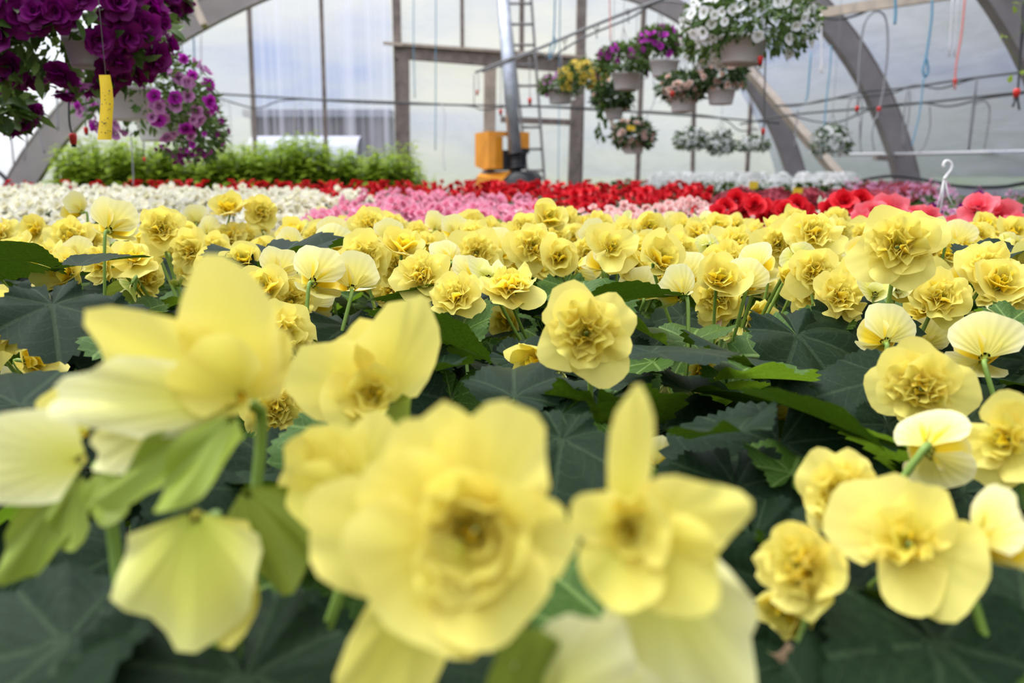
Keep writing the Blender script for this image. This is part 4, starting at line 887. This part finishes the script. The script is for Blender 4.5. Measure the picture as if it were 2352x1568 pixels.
NAMED = {  # catalogue entry -> label of its plant
 (1345,765): 'yellow begonia whose sharp full double bloom faces the camera at the centre of the picture',
 (1650,684): 'yellow begonia with a cluster of round double blooms just right of the centre bloom',
 (1172,648): 'yellow begonia with a wide bowl shaped bloom opening upward above the centre bloom',
 (2062,562): 'yellow begonia with the broadest ruffled bloom at the right, in front of the coral begonias',
 (340,635): 'yellow begonia at the left with a smooth bloom turned right on a thick stalk',
 (525,476): 'yellow begonia whose round bloom stands highest on a bare stalk against the white begonias',
 (1095,580): 'yellow begonia with a large frilly bloom left of centre before the pink begonias',
 (2112,892): 'yellow begonia with a bright yolk coloured bloom near the right edge',
 (1930,1130): 'yellow begonia with a small bright frilly bloom over dark leaves at the lower right',
 (2080,1240): 'yellow begonia with a large pale star shaped bloom blurred at the lower right',
 (1612,856): 'yellow begonia with one small half open bloom facing right among dark leaves, right of centre',
 (1405,566): 'yellow begonia with an open cup of broad petals behind and right of the centre bloom',
 (765,597): 'yellow begonia with a lone small double bloom and green buds left of centre',
 (10,745): 'yellow begonia cut by the left edge, with a side bloom above dark leaves',
 (672,690): 'yellow begonia with stacked double blooms behind the two blurred front blooms',
 (1868,668): 'yellow begonia with a loose pointed bloom beside a white backed petal, right of centre',
 (258,518): 'yellow begonia at the far left with large petals seen from behind',
 (1225,564): 'yellow begonia with three packed double blooms before the pink and pale pink begonias',
 (2195,552): 'yellow begonia at the right with two smooth pale fan petals seen from behind',
 (1795,976): 'yellow begonia with one crumpled bud bloom over the big dark leaves, lower right of centre',
 (2300,1010): 'yellow begonia cut by the right edge with a blurred wide open bloom',
 (1870,530): 'yellow begonia with a layered rose shaped bloom facing up, before the near red begonias',
 (850,512): 'yellow begonia with a frilly bloom rising before the pink begonias left of centre',
}
HERO_LEAVES = [  # px, py, depth, length, heading on the ground (0 = away, 90 = right), tip tilt up (deg), roll
 (1400,690,.90,.10,100,8,-18,0),(1060,800,.80,.12,-75,22,30,0),(1010,850,.72,.10,-100,-8,10,0),(1500,810,.72,.10,70,6,-6,0),(1370,930,.66,.12,10,-30,0,0),(1590,900,.72,.10,60,-12,0,0),
 (1700,820,.80,.12,20,-8,12,0),(1830,770,.85,.13,150,-30,0,0),(1690,870,.72,.09,80,0,-10,1),(1790,1020,.60,.13,200,-25,0,0),(1950,990,.56,.10,-40,12,25,0),(1690,1120,.56,.11,190,-30,0,0),(1990,1000,.58,.09,60,-25,0,1),
 (1960,740,.9,.12,170,-35,0,0),(1290,1010,.58,.09,190,-25,0,0),(1180,910,.66,.08,0,20,0,0),(1340,700,1.0,.09,60,20,20,1),(1300,660,1.15,.08,170,-30,0,1),(1480,600,1.3,.09,30,40,0,0),
 (1000,690,1.0,.10,-120,10,20,0),(860,610,1.25,.10,140,-20,0,1),(60,600,.95,.14,-120,20,20,0),(120,700,.75,.09,150,-30,0,0),(230,720,.78,.09,160,-30,0,0),(300,760,.75,.08,140,-20,0,1),(560,600,1.1,.10,-30,20,0,0),(640,600,1.1,.12,60,15,0,0),
 (40,930,.58,.12,-60,10,10,0),(180,610,.95,.09,60,10,0,0),(1900,1350,.42,.12,60,-30,0,0),(2150,1480,.36,.13,150,-20,0,0),(150,1480,.34,.13,-150,-15,10,0),(560,1560,.33,.13,160,-20,0,0),(1600,1250,.50,.10,30,-25,0,0),(2230,640,1.0,.09,70,10,0,1),(2260,600,1.05,.09,60,15,0,0),(2330,640,1.0,.08,40,0,0,0),
 (2050,870,.72,.10,-150,-25,0,0),(2320,740,.85,.10,150,-20,0,1),(1540,1190,.52,.09,20,-10,0,0),(1730,1240,.5,.1,180,-30,0,0),(1080,700,1.05,.09,20,35,-10,0),(760,650,1.15,.09,60,0,0,0),(800,750,.9,.10,150,-20,0,0),
]
LEAVES = [leaf_mesh(random.Random(800 + i), 120, 7, 1.0, 34 + i, .16 + .1 * (i % 3), .15 + .12 * (i % 4), .10 + .04 * (i % 3) * (1 if i % 2 else -1)) for i in range(9)]
LM = [[l.mesh('leaf', M_LF) for l in LEAVES], [l.mesh('leaf', M_LG) for l in LEAVES]]
def leaf_matrix(p, head, tilt, roll, L):       # the blade's stalk point, heading of its tip
    h = math.radians(head); d = Vector((math.sin(h), math.cos(h), 0)); t = math.radians(tilt)
    y = d * math.cos(t) + Vector((0, 0, math.sin(t))); x = y.cross(Vector((0, 0, 1))).normalized(); z = x.cross(y)
    M = Matrix((x, y, z)).transposed().to_4x4() @ Matrix.Rotation(math.radians(roll), 4, 'Y') @ Matrix.Scale(L, 4); M.translation = p; return M
for i, (px, py, d, L, hd, tl, rl, g) in enumerate(HERO_LEAVES):
    p = at(px, py, d); q = nearest(p); q.setdefault('lv', []).append((p - q['p'], hd, tl, rl, L, g, i))
POTB = potmb.mesh('pot', M_POT)
rl_ = random.Random(55)
VIS = [(CAT[j[4]][0], CAT[j[4]][1], CAT[j[4]][2], proj(j[0])[2]) for j in jobs if j[4] < len(CAT) and CAT[j[4]][2] > 50]
FRONT = []                                      # filled by the custom blooms below
plants = []
for n_, q in enumerate(PL):
    o = q['p']; px, py, d = proj((o.x, o.y, .36))
    if not q['fl'] and d < .35 and False: continue
    lab = None
    for j in q['fl']:
        i = j[4]
        if i < len(CAT) and (CAT[i][0], CAT[i][1]) in NAMED: lab = NAMED.pop((CAT[i][0], CAT[i][1])); break
    e = empty('begonia_plant', tuple(o), lab, 'potted flower'); q['e'] = e; q['n'] = 0
    link('pot', POTB, e)
    mb = MB()
    for k in range(5):
        a = 2 * PI * k / 5 + rl_.random(); mb.tube(smooth_line([(0, 0, .09), (.02 * math.cos(a), .02 * math.sin(a), .17), (.045 * math.cos(a), .045 * math.sin(a), .215)], 3), [.006] * 3 + [.0045] * 4, 0, 6)
    obj('stems', mb, M_ST, e)
    nl = 15 if d < 1.5 else 12
    for k in range(nl):
        a = k * 2.39996 + rl_.uniform(-.3, .3); q_ = k / nl; L = rl_.uniform(.052, .080) * (1.1 - .2 * q_)
        rr_ = .02 + .085 * (1 - q_ * .8); z = .235 + .095 * q_ + rl_.uniform(-.012, .012)
        if o.y < .45: z -= .03
        hd = 90 - math.degrees(a); tl = -30 + 32 * q_ + rl_.uniform(-20, 24)
        if math.sin(a) < -.2: tl -= 26
        pos = Vector((rr_ * math.cos(a), rr_ * math.sin(a), z))
        w = o + pos; ppx, ppy, pd = proj(w)
        if pd < .26: continue
        tp = w + Vector((math.cos(a), math.sin(a), 0)) * L * .45; tx, ty, td = proj(tp); hid = False
        for (cx, cy, cw, cd) in VIS:
            if td < cd and abs(tx - cx) < cw * .5 + L * F / td * .35 and abs(ty - cy) < cw * .38 + L * F / td * .15: hid = True; break
        if hid and rl_.random() < .93: continue
        g = 1 if rl_.random() < .24 else 0
        lf = link('leaf', LM[g][rl_.randrange(9)], e, leaf_matrix(pos, hd, tl, rl_.uniform(-26, 26), L))
    for (pos, hd, tl, rl2, L, g, i) in q.get('lv', []):
        lf = link('leaf', LM[g][i % 9], e, leaf_matrix(pos, hd, tl, rl2, L * .78))
    for (p, f, k, sc, i) in q['fl']:
        M = frame(p - o, f, None, sc) @ Matrix.Rotation(rl_.uniform(0, 6.28) if k in 'DSO' else rl_.uniform(-.5, .5), 4, 'Z')
        M = M @ Matrix.Translation((0, 0, -.012))
        fo = link('flower' if k not in 'CG' else 'flower_bud', ymesh(k, i % 6), e, M)
        mi = M.inverted(); b = M @ Vector((0, 0, 0)); back = -(M.to_3x3() @ Vector((0, 0, 1))).normalized()
        base = Vector((b.x * .35, b.y * .35, .25)); mb = MB()
        pts = [b, b + back * .012 * sc, (b + back * .02 + base) / 2 + Vector((0, 0, -.005)), base]
        mb.tube([mi @ v_ for v_ in smooth_line(pts, 4)], .0022 / sc, 0, 6); obj('flower_stalk', mb, M_ST, fo)
        if k in 'DSB' and i % 3 == 0 and p.y < 1.4:           # a pair of small green pink bracts on the stalk
            mb = MB(); c2 = mi @ ((b + back * .02 + base) / 2)
            for s2 in (-1, 1): petal(mb, Matrix.Translation(c2) @ Matrix.Rotation(s2 * .9, 4, 'Y') @ Matrix.Rotation(2.2, 4, 'X'), .018, .016, .4, 0, .05, 7, 4, 0)
            obj('bract', mb, M_PB if i % 2 else M_GB, fo)
print('yellow plants', len(PL), 'left over names', list(NAMED))

# ---------------------------------------------------------------- the blurred blooms right in front of the lens, petal by petal
def cp(mb, b, t, w, cup=.25, bend=0.0, ruf=.04, m=0, n=None, t0=.1, t1=1.0, o=None, point=0.0, span=1.25):
    ruf = ruf * 2.2; w = w * .85; t1 = t1 * .92
    B = at(*b) - o; T = at(*t) - o; y = T - B; L = y.length; y.normalize()
    nrm = Vector(n) if n else Vector((0, -1, .35)); x = y.cross(nrm).normalized(); z = x.cross(y)
    M = Matrix((x, y, z)).transposed().to_4x4(); M.translation = B
    petal(mb, M, L, w * b[2] / F, cup, bend, ruf, 16, 10, m, t0, t1, point, random.Random(int(b[0] + t[1] * 3)), span=span, twist=math.sin(t[0] * 1.7) * .35)
def near_bloom(label_plant, center, petals, inner, stalk_to=None):
    p = at(*center); q = nearest(p + Vector((0, .03, 0))) ; e = q['e']
    if label_plant and not e.get('label'): e['label'] = label_plant
    o = q['p']; mb = MB(); oo = p
    for a in petals: cp(mb, *a[:3], o=oo, **(a[3] if len(a) > 3 else {}))
    rng = random.Random(int(center[0]))
    n, r, tl = inner
    f = Vector((0, -1, .30)); Mf = frame((0, 0, 0), f)
    for k in range(n):
        tau = 18 + 42 * (k / n); L = r * (.45 + .55 * k / n)
        petal(mb, Mf @ pet_mat(k * 2.4 + tl, math.radians(tau + rng.uniform(-8, 8)), .002, .004), L, L * 1.15, .35, rng.uniform(-.1, .15), .14, 10, 6, 0, 0, .8, 0, rng)
    if n > 2:
        for k in range(5): petal(mb, Mf @ pet_mat(k * 1.3, math.radians(8 + 3 * k), .0, .002), r * .5, r * .42, .3, 0, .2, 8, 5, 0, 0, .6, 0, rng)
    fo = obj('flower', mb, [M_Y, M_YP, M_GB, M_PB], e, Matrix.Translation(p - o))
    b = p - o; s_ = MB(); s_.tube([v_ - b for v_ in smooth_line([b + Vector((0, .018, -.008)), b + Vector((0, .024, -.035)), Vector((b.x * .4, b.y * .4, .22))], 5)], .0028, 0, 8); obj('flower_stalk', s_, M_ST, fo)
    return e
near_bloom('yellow begonia nearest the lens with the largest blurred bloom at the bottom centre', (1085, 1220, .262), [
 ((1050, 1190, .268), (975, 935, .275), 290, dict(cup=.2, bend=.05, t0=.25)), ((1090, 1200, .266), (1175, 930, .27), 330, dict(cup=.22, bend=-.05, t0=.25)),
 ((1040, 1230, .268), (685, 1235, .27), 330, dict(cup=.25, bend=-.1, t0=.1)), ((1060, 1225, .258), (865, 1430, .245), 460, dict(cup=.3, bend=.1, t0=.2)),
 ((1090, 1240, .258), (1150, 1490, .245), 330, dict(cup=.3, bend=.05, t0=.1)), ((1100, 1225, .26), (1330, 1230, .258), 240, dict(cup=.3, t0=.1)),
 ((1010, 1290, .28), (850, 1620, .28), 250, dict(cup=.35, m=0, t0=0, t1=.8, point=.2)), ((1060, 1190, .262), (840, 1080, .262), 260, dict(cup=.25, t0=.3)),
 ((1080, 1200, .258), (1040, 1060, .252), 200, dict(cup=.35, bend=.1, t0=0, t1=.8)), ((1080, 1250, .25), (980, 1370, .245), 220, dict(cup=.4, t0=0, t1=.8))], (17, .024, 0))
near_bloom('yellow begonia with a blurred bloom of one tall pointed petal, right of the largest front bloom', (1450, 1210, .27), [
 ((1430, 1215, .272), (1458, 900, .275), 120, dict(cup=.35, t0=.1, point=.1)), ((1440, 1210, .268), (1715, 1170, .26), 230, dict(cup=.3, bend=-.25, t0=.2)),
 ((1450, 1225, .262), (1650, 1370, .255), 250, dict(cup=.3, t0=0, t1=.8)), ((1440, 1230, .262), (1400, 1400, .252), 230, dict(cup=.35, t0=.1, t1=.8)),
 ((1470, 1260, .285), (1640, 1600, .29), 400, dict(cup=.2, m=1, t0=.1, t1=.9)), ((1430, 1215, .262), (1310, 1150, .258), 150, dict(cup=.3, t0=.2)), ((1450, 1215, .262), (1560, 1200, .252), 190, dict(cup=.4, bend=.2, t0=.2))], (9, .017, 1))
near_bloom('yellow begonia with a blurred sideways bloom of one tall upright petal, left of centre', (545, 905, .34), [
 ((560, 930, .34), (520, 608, .34), 270, dict(cup=.25, bend=.05, t0=.1)), ((540, 900, .338), (215, 770, .33), 270, dict(cup=.3, t0=.15)),
 ((550, 925, .332), (125, 900, .315), 200, dict(cup=.35, bend=.1, m=1, t0=.1)), ((560, 915, .33), (430, 790, .32), 240, dict(cup=.4, t0=.1, t1=.9)), ((570, 920, .345), (640, 760, .35), 180, dict(cup=.3, t0=.1))], (6, .016, 2))
near_bloom('yellow begonia with a blurred two petalled bloom between the two largest front blooms', (860, 905, .46), [
 ((875, 930, .46), (960, 675, .455), 200, dict(cup=.25, t0=.15)), ((860, 910, .458), (670, 830, .45), 230, dict(cup=.25, t0=.2)),
 ((865, 925, .455), (760, 985, .44), 250, dict(cup=.3, t0=.1)), ((865, 900, .465), (820, 740, .465), 200, dict(cup=.2, t0=.2)), ((880, 940, .46), (930, 1000, .45), 150, dict(cup=.4, m=2))], (9, .022, 3))
near_bloom('yellow begonia with one big pale hanging petal and green buds, blurred at the lower left', (450, 1180, .31), [
 ((450, 1170, .30), (430, 1480, .292), 370, dict(cup=.12, bend=-.1, m=1, t0=0, t1=.6, n=(0, -1, -.1))), ((470, 1180, .315), (560, 1450, .31), 220, dict(cup=.3, t0=0, t1=.7)),
 ((560, 1120, .33), (690, 1330, .33), 240, dict(cup=.3, m=2, t0=0, t1=.4)), ((540, 950, .325), (380, 1190, .30), 150, dict(cup=.5, m=2, t0=0, t1=.9)),
 ((500, 950, .33), (250, 1180, .31), 130, dict(cup=.5, m=2, t0=.1, t1=.8)), ((430, 930, .335), (220, 1080, .32), 150, dict(cup=.5, m=1, t0=.3, t1=1))], (1, .004, 0))
near_bloom(None, (1330, 1600, .27), [
 ((1200, 1640, .262), (1440, 1410, .245), 260, dict(cup=.2, m=1, t0=.2, t1=1)), ((1180, 1660, .262), (1230, 1420, .25), 200, dict(cup=.3, m=2, t0=0, t1=.5)), ((1300, 1650, .262), (1520, 1560, .25), 200, dict(cup=.2, m=1))], (1, .004, 0))
near_bloom('yellow begonia cut by the left edge with a pale cone shaped bud, blurred', (170, 1060, .33), [
 ((200, 1055, .33), (-90, 1030, .31), 260, dict(cup=.5, m=1, t0=.2, t1=1)), ((160, 1090, .34), (60, 1330, .335), 150, dict(cup=.5, m=2, t0=0, t1=.8)), ((180, 1090, .34), (170, 1260, .335), 120, dict(cup=.5, m=2)),
 ((200, 1000, .36), (100, 920, .36), 160, dict(cup=.3)), ((220, 1080, .34), (290, 1200, .33), 120, dict(cup=.5, m=2))], (1, .004, 0))
near_bloom(None, (800, 1080, .34), [
 ((830, 1100, .34), (640, 1060, .335), 220, dict(cup=.3, t0=.1, t1=.8)), ((830, 1110, .33), (700, 1010, .335), 200, dict(cup=.25, t0=.1, t1=.8)), ((830, 1100, .33), (900, 970, .34), 190, dict(cup=.3)), ((830, 1120, .33), (650, 1150, .32), 180, dict(cup=.3, t0=0, t1=.6))], (3, .014, 0))

# labels for the rest of the yellow plants
for q in PL:
    e = q['e']
    if e.get('label'): continue
    px, py, d = proj((q['p'].x, q['p'].y, .36)); side = 'left' if px < 784 else ('middle' if px < 1568 else 'right')
    dep = 'front' if d < .75 else ('central' if d < 1.35 else 'back')
    bud = 'with blooms and buds' if q['fl'] else 'showing mostly dark leaves'
    e['label'] = 'yellow double begonia %s, %s rows, %s third of the picture' % (bud, dep, side); e['group'] = 'yellow begonias %s, %s rows, %s' % ('in bloom' if q['fl'] else 'mostly leaves', dep, side)
